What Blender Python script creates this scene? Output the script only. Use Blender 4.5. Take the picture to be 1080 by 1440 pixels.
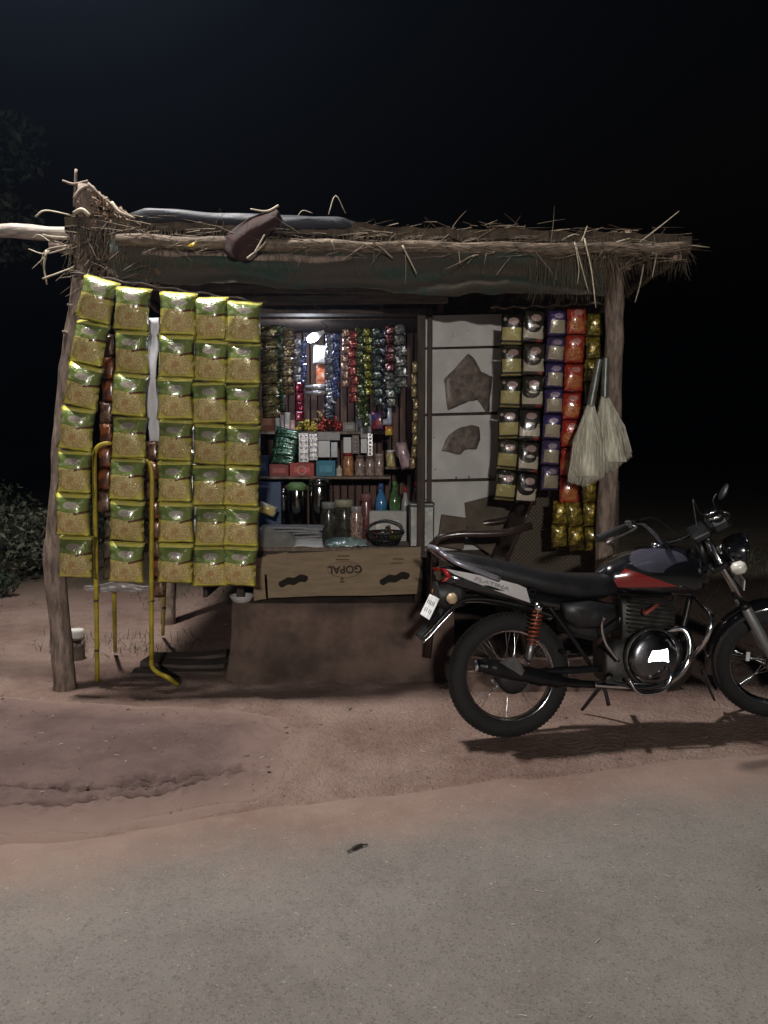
import bpy, bmesh, math, random
from mathutils import Vector, Matrix
R = math.radians
random.seed(11)
for o in list(bpy.data.objects): bpy.data.objects.remove(o)
sc = bpy.context.scene
C = sc.collection

# ------------------------------------------------------------------ camera, world, light, exposure
CAM_H, PITCH, F = 1.45, R(5.05), 1131.0
cam = bpy.data.cameras.new('camera'); camo = bpy.data.objects.new('camera', cam); C.objects.link(camo)
camo.location = (0, 0, CAM_H); camo.rotation_euler = (R(90) - PITCH, 0, 0)
cam.sensor_fit = 'VERTICAL'; cam.sensor_height = 36; cam.lens = F / 1440 * 36
cam.clip_start = .05; cam.clip_end = 2000
sc.camera = camo
w = bpy.data.worlds.new('World'); sc.world = w; w.use_nodes = True
wn = w.node_tree; wn.nodes.clear()
wo = wn.nodes.new('ShaderNodeOutputWorld'); wb = wn.nodes.new('ShaderNodeBackground'); ws = wn.nodes.new('ShaderNodeTexSky')
ws.sky_type = 'NISHITA'; ws.sun_disc = False; ws.sun_elevation = R(-4.0); ws.sun_rotation = R(200)
wb.inputs[1].default_value = .08
wn.links.new(ws.outputs[0], wb.inputs[0]); wn.links.new(wb.outputs[0], wo.inputs[0])
added_moon = bpy.data.lights.new('added_moon', 'SUN'); added_moon.energy = .012; added_moon.angle = R(12); added_moon.color = (.8, .88, 1)  # faint moonlight added as fill, no moon is seen
mo = bpy.data.objects.new('added_moon', added_moon); C.objects.link(mo); mo.rotation_euler = (R(40), 0, R(20))
sc.view_settings.view_transform = 'Standard'; sc.view_settings.look = 'None'
sc.view_settings.gamma = 1; sc.view_settings.use_curve_mapping = False
sc.view_settings.exposure = 0.0
KEY_POS, KEY_W = Vector((-2.1, 4.44, 6.0)), 440      # street lamp over the stall's left end
ASSUMED_FILL_POS, ASSUMED_FILL_W = Vector((0.55, -9.0, 3.7)), 600     # assumed fill lamp, unseen behind the camera

# ------------------------------------------------------------------ helpers
def W(px, py, Y):
    """pixel of the photograph -> point in the vertical plane at distance Y"""
    u, v = (px - 540) / F, (720 - py) / F
    dy, dz = math.cos(PITCH) + v * math.sin(PITCH), -math.sin(PITCH) + v * math.cos(PITCH)
    t = Y / dy
    return Vector((u * t, Y, CAM_H + dz * t))
def G(px, py, z=0):
    u, v = (px - 540) / F, (720 - py) / F
    dy, dz = math.cos(PITCH) + v * math.sin(PITCH), -math.sin(PITCH) + v * math.cos(PITCH)
    t = (z - CAM_H) / dz
    return Vector((u * t, dy * t, z))
def cr(pts, n=6):
    """Catmull-Rom through points"""
    P = [Vector(p) for p in pts]; P = [2 * P[0] - P[1]] + P + [2 * P[-1] - P[-2]]
    out = []
    for i in range(1, len(P) - 2):
        for k in range(n):
            t = k / n; a, b, c, d = P[i - 1], P[i], P[i + 1], P[i + 2]
            out.append(.5 * ((2 * b) + (c - a) * t + (2 * a - 5 * b + 4 * c - d) * t * t + (3 * b - a - 3 * c + d) * t ** 3))
    out.append(P[-2]); return out
class MB:
    def __init__(s): s.v = []; s.f = []; s.sm = []
    def add(s, vs, fs, smooth=False):
        b = len(s.v); s.v += [Vector(p) for p in vs]
        for f in fs: s.f.append([b + i for i in f]); s.sm.append(smooth)
        return s
    def box(s, c, size, M=None, ch=0.0):
        hx, hy, hz = [k / 2 for k in size]; c = Vector(c)
        ch = min(ch, hx * .9, hy * .9, hz * .9)
        bm = bmesh.new(); bmesh.ops.create_cube(bm, size=1)
        for v in bm.verts: v.co = Vector((v.co.x * 2 * hx, v.co.y * 2 * hy, v.co.z * 2 * hz))
        if ch > 0: bmesh.ops.bevel(bm, geom=bm.edges[:], offset=ch, segments=1, affect='EDGES', profile=.5)
        bm.verts.index_update()
        vs = [(M @ v.co if M else v.co) + c for v in bm.verts]; fs = [[v.index for v in f.verts] for f in bm.faces]
        bm.free(); return s.add(vs, fs)
    def tube(s, path, r, n=8, cap=True, smooth=True):
        P = [Vector(p) for p in path]; m = len(P)
        rr = r if isinstance(r, (list, tuple)) else [r] * m
        if len(rr) != m: rr = [rr[0] + (rr[-1] - rr[0]) * i / (m - 1) if len(rr) == 2 else rr[min(len(rr) - 1, int(i * len(rr) / m))] for i in range(m)]
        T = [(P[min(i + 1, m - 1)] - P[max(i - 1, 0)]).normalized() for i in range(m)]
        N = T[0].orthogonal().normalized(); vs = []
        for i in range(m):
            N = (N - T[i] * N.dot(T[i])).normalized() if (N - T[i] * N.dot(T[i])).length > 1e-6 else T[i].orthogonal().normalized()
            B = T[i].cross(N)
            for k in range(n):
                a = 2 * math.pi * k / n
                vs.append(P[i] + (N * math.cos(a) + B * math.sin(a)) * rr[i])
        fs = [[i * n + k, i * n + (k + 1) % n, (i + 1) * n + (k + 1) % n, (i + 1) * n + k] for i in range(m - 1) for k in range(n)]
        s.add(vs, fs, smooth)
        if cap:
            b = len(s.v) - len(vs)
            s.f.append([b + k for k in range(n)][::-1]); s.sm.append(False)
            s.f.append([b + (m - 1) * n + k for k in range(n)]); s.sm.append(False)
        return s
    def lathe(s, prof, n=20, M=None, smooth=True, cap=True):
        """profile [(r, z)] about local z"""
        vs = [Vector((r * math.cos(2 * math.pi * k / n), r * math.sin(2 * math.pi * k / n), z)) for r, z in prof for k in range(n)]
        if M: vs = [M @ v for v in vs]
        m = len(prof)
        fs = [[i * n + k, i * n + (k + 1) % n, (i + 1) * n + (k + 1) % n, (i + 1) * n + k] for i in range(m - 1) for k in range(n)]
        s.add(vs, fs, smooth)
        b = len(s.v) - len(vs)
        if not cap: return s
        if prof[0][0] > 1e-4: s.f.append([b + k for k in range(n)][::-1]); s.sm.append(False)
        if prof[-1][0] > 1e-4: s.f.append([b + (m - 1) * n + k for k in range(n)]); s.sm.append(False)
        return s
    def loft(s, rings, cap=True, smooth=True):
        n = len(rings[0]); m = len(rings); vs = [p for r in rings for p in r]
        fs = [[i * n + k, i * n + (k + 1) % n, (i + 1) * n + (k + 1) % n, (i + 1) * n + k] for i in range(m - 1) for k in range(n)]
        s.add(vs, fs, smooth)
        if cap:
            b = len(s.v) - len(vs)
            s.f.append([b + k for k in range(n)][::-1]); s.sm.append(False)
            s.f.append([b + (m - 1) * n + k for k in range(n)]); s.sm.append(False)
        return s
    def prism(s, poly, d):
        """closed 3-D polygon extruded by vector d"""
        n = len(poly); P = [Vector(p) for p in poly]; d = Vector(d)
        return s.add(P + [p + d for p in P], [list(range(n))[::-1], list(range(n, 2 * n))] + [[k, (k + 1) % n, n + (k + 1) % n, n + k] for k in range(n)])
    def grid(s, fn, nu, nv, smooth=True, solid=0):
        vs = [Vector(fn(i / nu, j / nv)) for i in range(nu + 1) for j in range(nv + 1)]
        fs = [[i * (nv + 1) + j, (i + 1) * (nv + 1) + j, (i + 1) * (nv + 1) + j + 1, i * (nv + 1) + j + 1] for i in range(nu) for j in range(nv)]
        return s.add(vs, fs, smooth)
    def mesh(s, name, m=None, M=None):
        me = bpy.data.meshes.new(name)
        me.from_pydata([tuple(M @ v if M else v) for v in s.v], [], s.f); me.polygons.foreach_set('use_smooth', s.sm)
        me.validate(); bm = bmesh.new(); bm.from_mesh(me); bmesh.ops.recalc_face_normals(bm, faces=bm.faces[:]); bm.to_mesh(me); bm.free()
        if m: me.materials.append(m)
        me.update(); return me
    def build(s, name, m, parent=None, origin=None, M=None, rot=None):
        me = s.mesh(name, m, M)
        o = bpy.data.objects.new(name, me); C.objects.link(o)
        if origin is not None:
            og = Vector(origin); me.transform(Matrix.Translation(-og)); o.location = og
        if parent:
            o.parent = parent
            if origin is not None: o.location = Vector(origin)
        if rot: o.rotation_euler = rot
        return o
def tag(o, label=None, cat=None, group=None, kind=None):
    if label: o['label'] = label
    if cat: o['category'] = cat
    if group: o['group'] = group
    if kind: o['kind'] = kind
    return o
def empty(name, loc=(0, 0, 0), label=None, cat=None, group=None, rot=None):
    o = bpy.data.objects.new(name, None); C.objects.link(o); o.location = loc; o.empty_display_size = .1
    if rot: o.rotation_euler = rot
    return tag(o, label, cat, group)
def inst(name, me, parent, loc, rot=(0, 0, 0), scale=(1, 1, 1)):
    o = bpy.data.objects.new(name, me); C.objects.link(o); o.parent = parent
    o.location = loc; o.rotation_euler = rot; o.scale = scale; return o
def rel(root, mb):
    """move a builder from world into the space of an unrotated root"""
    for i, v in enumerate(mb.v): mb.v[i] = v - root.location
    return mb
rn = random.uniform

# ------------------------------------------------------------------ materials
class E:
    """tiny expression wrapper over shader nodes"""
    def __init__(s, nt, sock): s.nt = nt; s.k = sock
    def _m(s, op, b=None, c=None, rev=False, clamp=False):
        n = s.nt.nodes.new('ShaderNodeMath'); n.operation = op; n.use_clamp = clamp
        a = [s, b, c]
        if rev: a = [b, s, c]
        for i, q in enumerate(a):
            if q is None: continue
            if isinstance(q, E): s.nt.links.new(q.k, n.inputs[i])
            else: n.inputs[i].default_value = q
        return E(s.nt, n.outputs[0])
    def __add__(s, b): return s._m('ADD', b)
    def __radd__(s, b): return s._m('ADD', b)
    def __sub__(s, b): return s._m('SUBTRACT', b)
    def __rsub__(s, b): return s._m('SUBTRACT', b, rev=True)
    def __mul__(s, b): return s._m('MULTIPLY', b)
    def __rmul__(s, b): return s._m('MULTIPLY', b)
    def __truediv__(s, b): return s._m('DIVIDE', b)
    def lt(s, b): return s._m('LESS_THAN', b)
    def gt(s, b): return s._m('GREATER_THAN', b)
    def abs(s): return s._m('ABSOLUTE')
    def sin(s): return s._m('SINE')
    def pw(s, b): return s._m('POWER', b)
    def mn(s, b): return s._m('MINIMUM', b)
    def mx(s, b): return s._m('MAXIMUM', b)
    def step(s, a, b):
        n = s.nt.nodes.new('ShaderNodeMapRange'); n.interpolation_type = 'SMOOTHSTEP'
        s.nt.links.new(s.k, n.inputs[0]); n.inputs[1].default_value = a; n.inputs[2].default_value = b
        return E(s.nt, n.outputs[0])
def mixc(nt, f, a, b):
    n = nt.nodes.new('ShaderNodeMix'); n.data_type = 'RGBA'
    for q, i in ((f, 0), (a, 6), (b, 7)):
        if isinstance(q, E): nt.links.new(q.k, n.inputs[i])
        elif i == 0: n.inputs[0].default_value = q
        else: n.inputs[i].default_value = tuple(q) + (1,)
    return E(nt, n.outputs[2])
def noise(nt, vec, scale, detail=3, rough=.55, dist=0):
    n = nt.nodes.new('ShaderNodeTexNoise'); n.inputs['Scale'].default_value = scale; n.inputs['Detail'].default_value = detail
    n.inputs['Roughness'].default_value = rough; n.inputs['Distortion'].default_value = dist
    if vec: nt.links.new(vec, n.inputs['Vector'])
    return E(nt, n.outputs[0])
def newmat(name):
    m = bpy.data.materials.new(name); m.use_nodes = True; nt = m.node_tree
    p = nt.nodes['Principled BSDF']; tc = nt.nodes.new('ShaderNodeTexCoord')
    return m, nt, p, tc
def uvw(nt, tc, out='Object'):
    s = nt.nodes.new('ShaderNodeSeparateXYZ'); nt.links.new(tc.outputs[out], s.inputs[0])
    return E(nt, s.outputs[0]), E(nt, s.outputs[1]), E(nt, s.outputs[2])
def bump(nt, p, h, strength=.4, dist=.01):
    b = nt.nodes.new('ShaderNodeBump'); b.inputs['Strength'].default_value = strength; b.inputs['Distance'].default_value = dist
    nt.links.new(h.k, b.inputs['Height']); nt.links.new(b.outputs[0], p.inputs['Normal'])
_mc = {}
def mat(name, base, rough=.6, metal=0, var=.25, scale=12, bmp=.3, bscale=40, coat=0, trans=0, alpha=1, emit=None, es=0, stretch=None, sheen=0):
    if name in _mc: return _mc[name]
    m, nt, p, tc = newmat(name)
    vec = tc.outputs['Object']
    if stretch:
        mp = nt.nodes.new('ShaderNodeMapping'); nt.links.new(vec, mp.inputs[0]); mp.inputs['Scale'].default_value = stretch; vec = mp.outputs[0]
    n1 = noise(nt, vec, scale, 4, .6)
    lo = [c * (1 - var) for c in base]; hi = [min(1, c * (1 + var)) for c in base]
    col = mixc(nt, n1.step(.3, .7), lo, hi)
    nt.links.new(col.k, p.inputs['Base Color'])
    rv = n1 * .25 + (rough - .125)
    nt.links.new(rv.k, p.inputs['Roughness'])
    p.inputs['Metallic'].default_value = metal; p.inputs['Coat Weight'].default_value = coat; p.inputs['Coat Roughness'].default_value = .08
    p.inputs['Transmission Weight'].default_value = trans; p.inputs['Alpha'].default_value = alpha
    if bmp: bump(nt, p, noise(nt, vec, bscale, 4, .6), bmp, .006)
    if emit: p.inputs['Emission Color'].default_value = tuple(emit) + (1,); p.inputs['Emission Strength'].default_value = es
    _mc[name] = m; return m
def foil(name, c1, c2, scale=30, metal=.35, rough=.28, bs=.5):
    """crinkled printed film"""
    if name in _mc: return _mc[name]
    m, nt, p, tc = newmat(name); vec = tc.outputs['Object']
    col = mixc(nt, noise(nt, vec, scale, 3).step(.42, .58), c1, c2)
    nt.links.new(col.k, p.inputs['Base Color'])
    p.inputs['Metallic'].default_value = metal; p.inputs['Roughness'].default_value = rough
    p.inputs['Coat Weight'].default_value = 1; p.inputs['Coat Roughness'].default_value = .2
    bump(nt, p, noise(nt, vec, 55, 3, .5, .6), bs, .01)
    _mc[name] = m; return m
def ell(u, v, cu, cv, a, b): return (((u - cu) / a).pw(2) + ((v - cv) / b).pw(2)).lt(1)
def rect(u, v, u0, u1, v0, v1): return u.gt(u0) * u.lt(u1) * v.gt(v0) * v.lt(v1)
def packmat(name, hw, hh, fn, metal=.25, rough=.3, crimp=True):
    m, nt, p, tc = newmat(name); x, y, z = uvw(nt, tc); u, v = x / hw, z / hh
    front = y.lt(.0015)
    col = fn(nt, u, v, tc.outputs['Object'])
    col = mixc(nt, front, (.5, .5, .52), col)
    oi = nt.nodes.new('ShaderNodeObjectInfo'); rnd = E(nt, oi.outputs['Random'])
    col = mixc(nt, rnd * .28, col, (.10, .08, .03))
    nt.links.new(col.k, p.inputs['Base Color'])
    p.inputs['Metallic'].default_value = metal; p.inputs['Roughness'].default_value = rough
    p.inputs['Coat Weight'].default_value = 1; p.inputs['Coat Roughness'].default_value = .15
    cv = nt.nodes.new('ShaderNodeCombineXYZ'); nt.links.new((x + rnd * 9).k, cv.inputs[0]); nt.links.new((y + rnd * 5).k, cv.inputs[1]); nt.links.new(z.k, cv.inputs[2])
    ht = noise(nt, cv.outputs[0], 26, 3, .5, 1.2) + noise(nt, cv.outputs[0], 80, 2, .5, .5) * .25 + (z * 900).sin() * v.abs().gt(.86) * .12
    bump(nt, p, ht, .6, .010)
    return m

# ------------------------------------------------------------------ setting: ground, road, mud
def dirt_mat():
    m, nt, p, tc = newmat('dirt'); vec = tc.outputs['Object']
    a = noise(nt, vec, 1.1, 5, .6); b = noise(nt, vec, 9, 5, .7); c = noise(nt, vec, 120, 2, .6)
    col = mixc(nt, a.step(.35, .68), (.195, .122, .10), (.295, .208, .172))
    col = mixc(nt, b.step(.45, .8) * .5, col, (.305, .228, .192))
    col = mixc(nt, b.step(.52, .30) * .35, col, (.12, .075, .06))
    col = mixc(nt, c.step(.60, .70) * .6, col, (.37, .31, .265))
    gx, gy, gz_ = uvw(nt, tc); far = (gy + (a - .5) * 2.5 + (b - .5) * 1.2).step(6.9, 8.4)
    col = mixc(nt, far * .9, col, mixc(nt, b.step(.4, .65), (.028, .026, .016), (.065, .055, .036)))  # soil darkened behind the stall, its lack of light put into the colour
    nt.links.new(col.k, p.inputs['Base Color']); p.inputs['Roughness'].default_value = .95
    p.inputs['Specular IOR Level'].default_value = .15
    bump(nt, p, b * .5 + c * .5 + noise(nt, vec, 45, 3), .85, .03); return m
def road_mat():
    m, nt, p, tc = newmat('dusty_asphalt'); vec = tc.outputs['Object']; x, y, z = uvw(nt, tc)
    vo = nt.nodes.new('ShaderNodeTexVoronoi'); vo.inputs['Scale'].default_value = 170; nt.links.new(vec, vo.inputs['Vector'])
    sepc = nt.nodes.new('ShaderNodeSeparateColor'); nt.links.new(vo.outputs['Color'], sepc.inputs[0])
    chip = E(nt, sepc.outputs[0]); big = noise(nt, vec, 1.6, 5, .65); mid = noise(nt, vec, 14, 4, .7); fine = noise(nt, vec, 260, 2)
    col = mixc(nt, big.step(.3, .7), (.185, .164, .147), (.240, .217, .195))
    col = mixc(nt, mid.step(.5, .75) * .45, col, (.245, .218, .188))
    col = mixc(nt, mid.step(.48, .3) * .4, col, (.145, .126, .108))
    col = mixc(nt, chip.gt(.92) * .40, col, (.29, .265, .235))
    col = mixc(nt, chip.lt(.12) * .45, col, (.09, .08, .07))
    edge = y - x * .27 + (big - .5) * .9
    dcol = mixc(nt, noise(nt, vec, 1.1, 5, .6).step(.35, .68), (.21, .137, .112), (.295, .208, .172))
    col = mixc(nt, edge.step(2.55, 3.1), col, mixc(nt, mid.step(.45, .8) * .5, dcol, (.30, .24, .20)))
    col = mixc(nt, noise(nt, vec, 70, 1).step(.745, .76) * .6, col, (.42, .40, .36))
    nt.links.new(col.k, p.inputs['Base Color']); p.inputs['Roughness'].default_value = .9; p.inputs['Specular IOR Level'].default_value = .2
    bump(nt, p, E(nt, vo.outputs['Distance']) * .8 + fine * .5 + mid, .5, .006); return m
def mud_mat():
    m, nt, p, tc = newmat('damp_mud'); vec = tc.outputs['Object']
    a = noise(nt, vec, 2.2, 5, .65); b = noise(nt, vec, 16, 5, .7)
    col = mixc(nt, a.step(.35, .7), (.095, .060, .054), (.145, .094, .085))
    col = mixc(nt, b.step(.55, .75) * .45, col, (.175, .125, .115))
    col = mixc(nt, b.step(.45, .28) * .5, col, (.07, .045, .042))
    an = nt.nodes.new('ShaderNodeAttribute'); an.attribute_name = 'wetness'
    col = mixc(nt, E(nt, an.outputs['Fac']), (.215, .145, .12), col)
    nt.links.new(col.k, p.inputs['Base Color']); p.inputs['Roughness'].default_value = .88; p.inputs['Specular IOR Level'].default_value = .25
    bump(nt, p, b + noise(nt, vec, 90, 3) * .4, .5, .015); return m
from mathutils import noise as mn
def gh(x, y):
    """height of the dirt: nearly level by the stall, lumpy behind"""
    k = min(1, max(0, (y - 6.4) / 5))
    h = .010 * mn.noise(Vector((x * 2.1, y * 2.1, 0))) + .006 * mn.noise(Vector((x * 7, y * 7, 3))) - .012
    return h + k * (.14 * mn.noise(Vector((x * .5, y * .5, 9))) + .10)
g = MB()
N1, N2 = 110, 90
def gfn(u, v):
    x = -7 + 15 * u; y = 2.4 + 11 * v * v + 1.0 * v
    e = min(1, min(u, 1 - u) * 12, v * 14 if v < .5 else (1 - v) * 10)
    e = max(0, e); return (x, y, gh(x, y) * e - .02 * (1 - e))
g.grid(gfn, N1, N2)
# skirts to the horizon
x0, x1, y0, y1, B = -7, 8, 2.4, 14.4, 250
zb = -.02
g.add([(-B, -B, zb), (B, -B, zb), (B, y0, zb), (-B, y0, zb)], [[0, 1, 2, 3]])
g.add([(-B, y1, zb), (B, y1, zb), (B, B, zb), (-B, B, zb)], [[0, 1, 2, 3]])
g.add([(-B, y0, zb), (x0, y0, zb), (x0, y1, zb), (-B, y1, zb)], [[0, 1, 2, 3]])
g.add([(x1, y0, zb), (B, y0, zb), (B, y1, zb), (x1, y1, zb)], [[0, 1, 2, 3]])
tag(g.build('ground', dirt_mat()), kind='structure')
def road_edge(x): return 3.22 + .27 * x + .10 * mn.noise(Vector((x * 1.3, 0, 5))) + .05 * mn.noise(Vector((x * 5, 0, 7))) if -5 < x < 3 else 3.22 + .27 * (3 if x > 0 else -5)
r = MB(); xs = [-60, -30, -15] + [-8 + .12 * i for i in range(134)] + [15, 30, 60]
r.add([(x, -6, .006) for x in xs] + [(x, road_edge(x) - .12, .006) for x in xs] + [(x, road_edge(x), -.016) for x in xs],
      [[i + k * len(xs), i + 1 + k * len(xs), i + 1 + (k + 1) * len(xs), i + (k + 1) * len(xs)] for k in (0, 1) for i in range(len(xs) - 1)])
tag(r.build('road', road_mat()), kind='structure')
# the damp earth spilled over the road's edge, with tyre ruts
mp_ = MB(); poly = [G(a, b) for a, b in ((-300, 1195), (0, 1176), (120, 1166), (250, 1150), (330, 1130), (385, 1108), (402, 1070), (415, 1040), (395, 1008), (330, 996), (200, 990), (80, 984), (0, 978), (-300, 970))]
def inside_d(x, y):
    d = 9; ins = False; n = len(poly)
    for i in range(n):
        a, b = poly[i], poly[(i + 1) % n]; ab = Vector((b.x - a.x, b.y - a.y)); ap = Vector((x - a.x, y - a.y))
        t = max(0, min(1, ap.dot(ab) / ab.length_squared)); d = min(d, (ap - ab * t).length)
        if (a.y > y) != (b.y > y) and x < (b.x - a.x) * (y - a.y) / (b.y - a.y) + a.x: ins = not ins
    return d if ins else -d
ruts = [[G(*q) for q in l] for l in (((-200, 1142), (0, 1138), (100, 1137), (170, 1120), (215, 1108), (300, 1092), (340, 1088)), ((-200, 1112), (20, 1110), (110, 1116), (160, 1112), (220, 1100)), ((130, 1130), (215, 1122), (260, 1110), (310, 1093)))]
def rutd(x, y):
    d = 9
    for l in ruts:
        for a, b in zip(l, l[1:]):
            ab = Vector((b.x - a.x, b.y - a.y)); ap = Vector((x - a.x, y - a.y)); t = max(0, min(1, ap.dot(ab) / ab.length_squared)); d = min(d, (ap - ab * t).length)
    return d
NX, NY = 230, 190
gx0, gx1, gy0, gy1 = -2.6, -.35, 2.72, 4.62
vs = []; ok = []; wet = []
for i in range(NX + 1):
    for j in range(NY + 1):
        x = gx0 + (gx1 - gx0) * i / NX; y = gy0 + (gy1 - gy0) * j / NY
        d = inside_d(x, y) + .03 * mn.noise(Vector((x * 4, y * 4, 1))) + .02 * mn.noise(Vector((x * 15, y * 15, 1)))
        k = max(0, min(1, d / .16)); k = k * k * (3 - 2 * k)
        rd = rutd(x, y) + .02 * mn.noise(Vector((x * 20, y * 20, 4)))
        cl_ = mn.noise(Vector((x * 26, y * 26, 8))) * .5 + mn.noise(Vector((x * 55, y * 55, 8))) * .3
        rut = -.026 * math.exp(-(rd / .016) ** 2) + (.008 + .034 * cl_) * math.exp(-((rd - .045) / .035) ** 2)
        base = .0085 if y < road_edge(x) + .03 else -.008
        z = base + min(0, d) * .45 + k * (.026 + rut + .009 * mn.noise(Vector((x * 6, y * 6, 2))) + .006 * mn.noise(Vector((x * 18, y * 18, 2))))
        vs.append((x, y, z)); ok.append(d > -.09); wet.append(max(0, min(1, (d + .03 * mn.noise(Vector((x * 9, y * 9, 6)))) / .30)))
fs = []
for i in range(NX):
    for j in range(NY):
        q = [i * (NY + 1) + j, (i + 1) * (NY + 1) + j, (i + 1) * (NY + 1) + j + 1, i * (NY + 1) + j + 1]
        if all(ok[k] for k in q): fs.append(q)
mp_.add(vs, fs, True)
mo_ = mp_.build('mud_patch', mud_mat()); at_ = mo_.data.attributes.new('wetness', 'FLOAT', 'POINT'); at_.data.foreach_set('value', wet)
tag(mo_, kind='structure')
# ------------------------------------------------------------------ common materials
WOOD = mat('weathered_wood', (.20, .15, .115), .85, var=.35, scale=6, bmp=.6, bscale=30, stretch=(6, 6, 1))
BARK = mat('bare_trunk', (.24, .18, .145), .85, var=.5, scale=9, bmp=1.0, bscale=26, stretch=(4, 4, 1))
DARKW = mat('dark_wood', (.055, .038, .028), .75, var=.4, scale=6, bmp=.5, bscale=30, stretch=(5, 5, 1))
PLANK = mat('plank_grey', (.16, .13, .105), .85, var=.35, scale=6, bmp=.5, bscale=35, stretch=(1, 5, 8))
STRAW = mat('straw', (.15, .108, .07), .8, var=.4, scale=20, bmp=0)
THATCH = mat('old_thatch', (.085, .062, .042), .9, var=.5, scale=14, bmp=.8, bscale=50, stretch=(1, 1, .15))
def tarp_mat():
    m, nt, p, tc = newmat('grimy_tarpaulin'); vec = tc.outputs['Object']
    mp = nt.nodes.new('ShaderNodeMapping'); nt.links.new(vec, mp.inputs[0]); mp.inputs['Scale'].default_value = (1, 1, 4)
    a = noise(nt, mp.outputs[0], 2.2, 5, .65); b = noise(nt, vec, 30, 4, .6)
    col = mixc(nt, a.step(.46, .60), (.055, .042, .030), (.026, .048, .035))
    col = mixc(nt, b.step(.5, .7) * .6, col, (.075, .058, .042))
    nt.links.new(col.k, p.inputs['Base Color']); p.inputs['Roughness'].default_value = .85; bump(nt, p, b, .5, .01); return m
TARP_G = tarp_mat()
TARP_K = mat('black_tarpaulin', (.022, .022, .03), .6, var=.3, scale=8, bmp=.7, bscale=18, stretch=(.5, 3, 3))
RAG = mat('maroon_rag', (.032, .012, .010), .9, var=.4, bmp=.6)
MUDW = mat('mud_plaster', (.155, .104, .083), .95, var=.45, scale=3.5, bmp=1.0, bscale=22)
BOARD = mat('white_board', (.62, .60, .57), .6, var=.13, scale=4, bmp=.25, bscale=120)
CARD_SHADE = mat('shaded_cardboard', (.115, .088, .066), .9, var=.3, scale=6, bmp=.4, bscale=60)  # darker copy of the cardboard, shade beside the shutter put into its colour
CARD = mat('cardboard', (.26, .195, .125), .85, var=.15, scale=6, bmp=.25, bscale=60, stretch=(1, 1, 6))
STEEL = mat('steel', (.42, .42, .43), .32, 1, var=.2, scale=10, bmp=.1)
CHROME = mat('chrome', (.72, .72, .74), .16, 1, var=.08, scale=20, bmp=0)
KMETAL = mat('black_metal', (.02, .02, .022), .45, .3, var=.3, bmp=.15)
WHITEP = mat('white_paper', (.62, .61, .60), .8, var=.06, bmp=.2)
LEAF = mat('leaf_dark', (.016, .024, .011), .9, var=.5, scale=3, bmp=0)
LEAF2 = mat('leaf_dusty', (.045, .05, .03), .7, var=.5, scale=3, bmp=0)
DRYLEAF = mat('dry_leaf', (.21, .135, .085), .8, var=.55, scale=18, bmp=0)
GRASS = mat('grass', (.075, .085, .04), .7, var=.5, scale=6, bmp=0)

# ------------------------------------------------------------------ street lamps (outside the frame; the low fill lamp is assumed)
LENS = mat('lamp_lens', (.9, .9, .9), .3, var=0, bmp=0, emit=(1, .96, .9), es=60)
HOUSE = mat('lamp_housing', (.30, .31, .32), .4, .8, bmp=0)
def street_lamp(head, base, aim, power, label, col):
    root = empty('street_lamp', base, label, 'street lamp', 'street lamps along the road')  # shared by the lamp over the stall and the assumed fill lamp
    b = Vector(base); h = Vector(head)
    rel(root, MB().tube([b + Vector((0, 0, -.01)), Vector((b.x, b.y, h.z - .4))], [.075, .05], 12)).build('pole', HOUSE, root)
    top = Vector((b.x, b.y, h.z - .45))
    rel(root, MB().tube(cr([top, top + Vector((0, 0, .35)) + (h - top) * .12, h.lerp(top, .45) + Vector((0, 0, .30)), h + Vector((0, 0, .11))], 6), .03, 8)).build('arm', HOUSE, root)
    d = Vector(aim).normalized(); q = d.to_track_quat('-Z', 'Y'); M = q.to_matrix()
    rel(root, MB().box(h - d * .065, (.62, .30, .09), M, .025)).build('lamp_housing', HOUSE, root)
    rel(root, MB().box(h - d * .017, (.54, .23, .012), M, .003)).build('lens', LENS, root)
    l = bpy.data.lights.new('lamp_light', 'AREA'); l.shape = 'RECTANGLE'; l.size = .52; l.size_y = .22; l.energy = power; l.color = col
    lo = bpy.data.objects.new('lamp_light', l); C.objects.link(lo); lo.parent = root; lo.location = h + d * .012 - root.location
    lo.rotation_euler = q.to_euler()
street_lamp(KEY_POS, (-4.6, 5.4, 0), (.12, -.06, -1), KEY_W, 'tall grey street lamp whose head hangs over the left end of the stall', (1, .97, .93))
street_lamp(ASSUMED_FILL_POS, (3.6, -9.8, 0), (-.04, .92, -.36), ASSUMED_FILL_W, 'assumed low grey lamp post across the road, added as fill light facing the stall front', (1, .95, .88))  # unseen fill lamp, assumed from the front light on the white boards

# ------------------------------------------------------------------ shelter: posts, beams, thatch roof
YF = 4.66
st = empty('stall_shelter', (-1.85, YF, 0), 'roadside stall shelter of crooked wooden posts under a ragged thatch roof', 'shelter')
def trunk(pxs, Y, r0, r1, name='post', m=BARK, bury=.05, n=9):
    pts = [W(a, b, Y) for a, b in pxs]; pts[-1].z = -bury if pts[-1].z < .12 else pts[-1].z
    p = cr(pts, 5)
    for i, q in enumerate(p): p[i] = q + Vector((.006 * mn.noise(q * 9), .006 * mn.noise(q * 9 + Vector((5, 0, 0))), 0))
    rr = [(r0 + (r1 - r0) * i / (len(p) - 1)) * (1 + .16 * mn.noise(q * 7)) for i, q in enumerate(p)]
    return rel(st, MB().tube(p, rr, n)).build(name, m, st)
trunk(((120, 262), (121, 330), (112, 420), (99, 500), (90, 600), (85, 700), (76, 790), (82, 860), (92, 970)), YF, .052, .066)
trunk(((862, 335), (864, 430), (862, 520), (858, 640), (850, 760), (846, 930)), 4.78, .05, .058)
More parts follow.
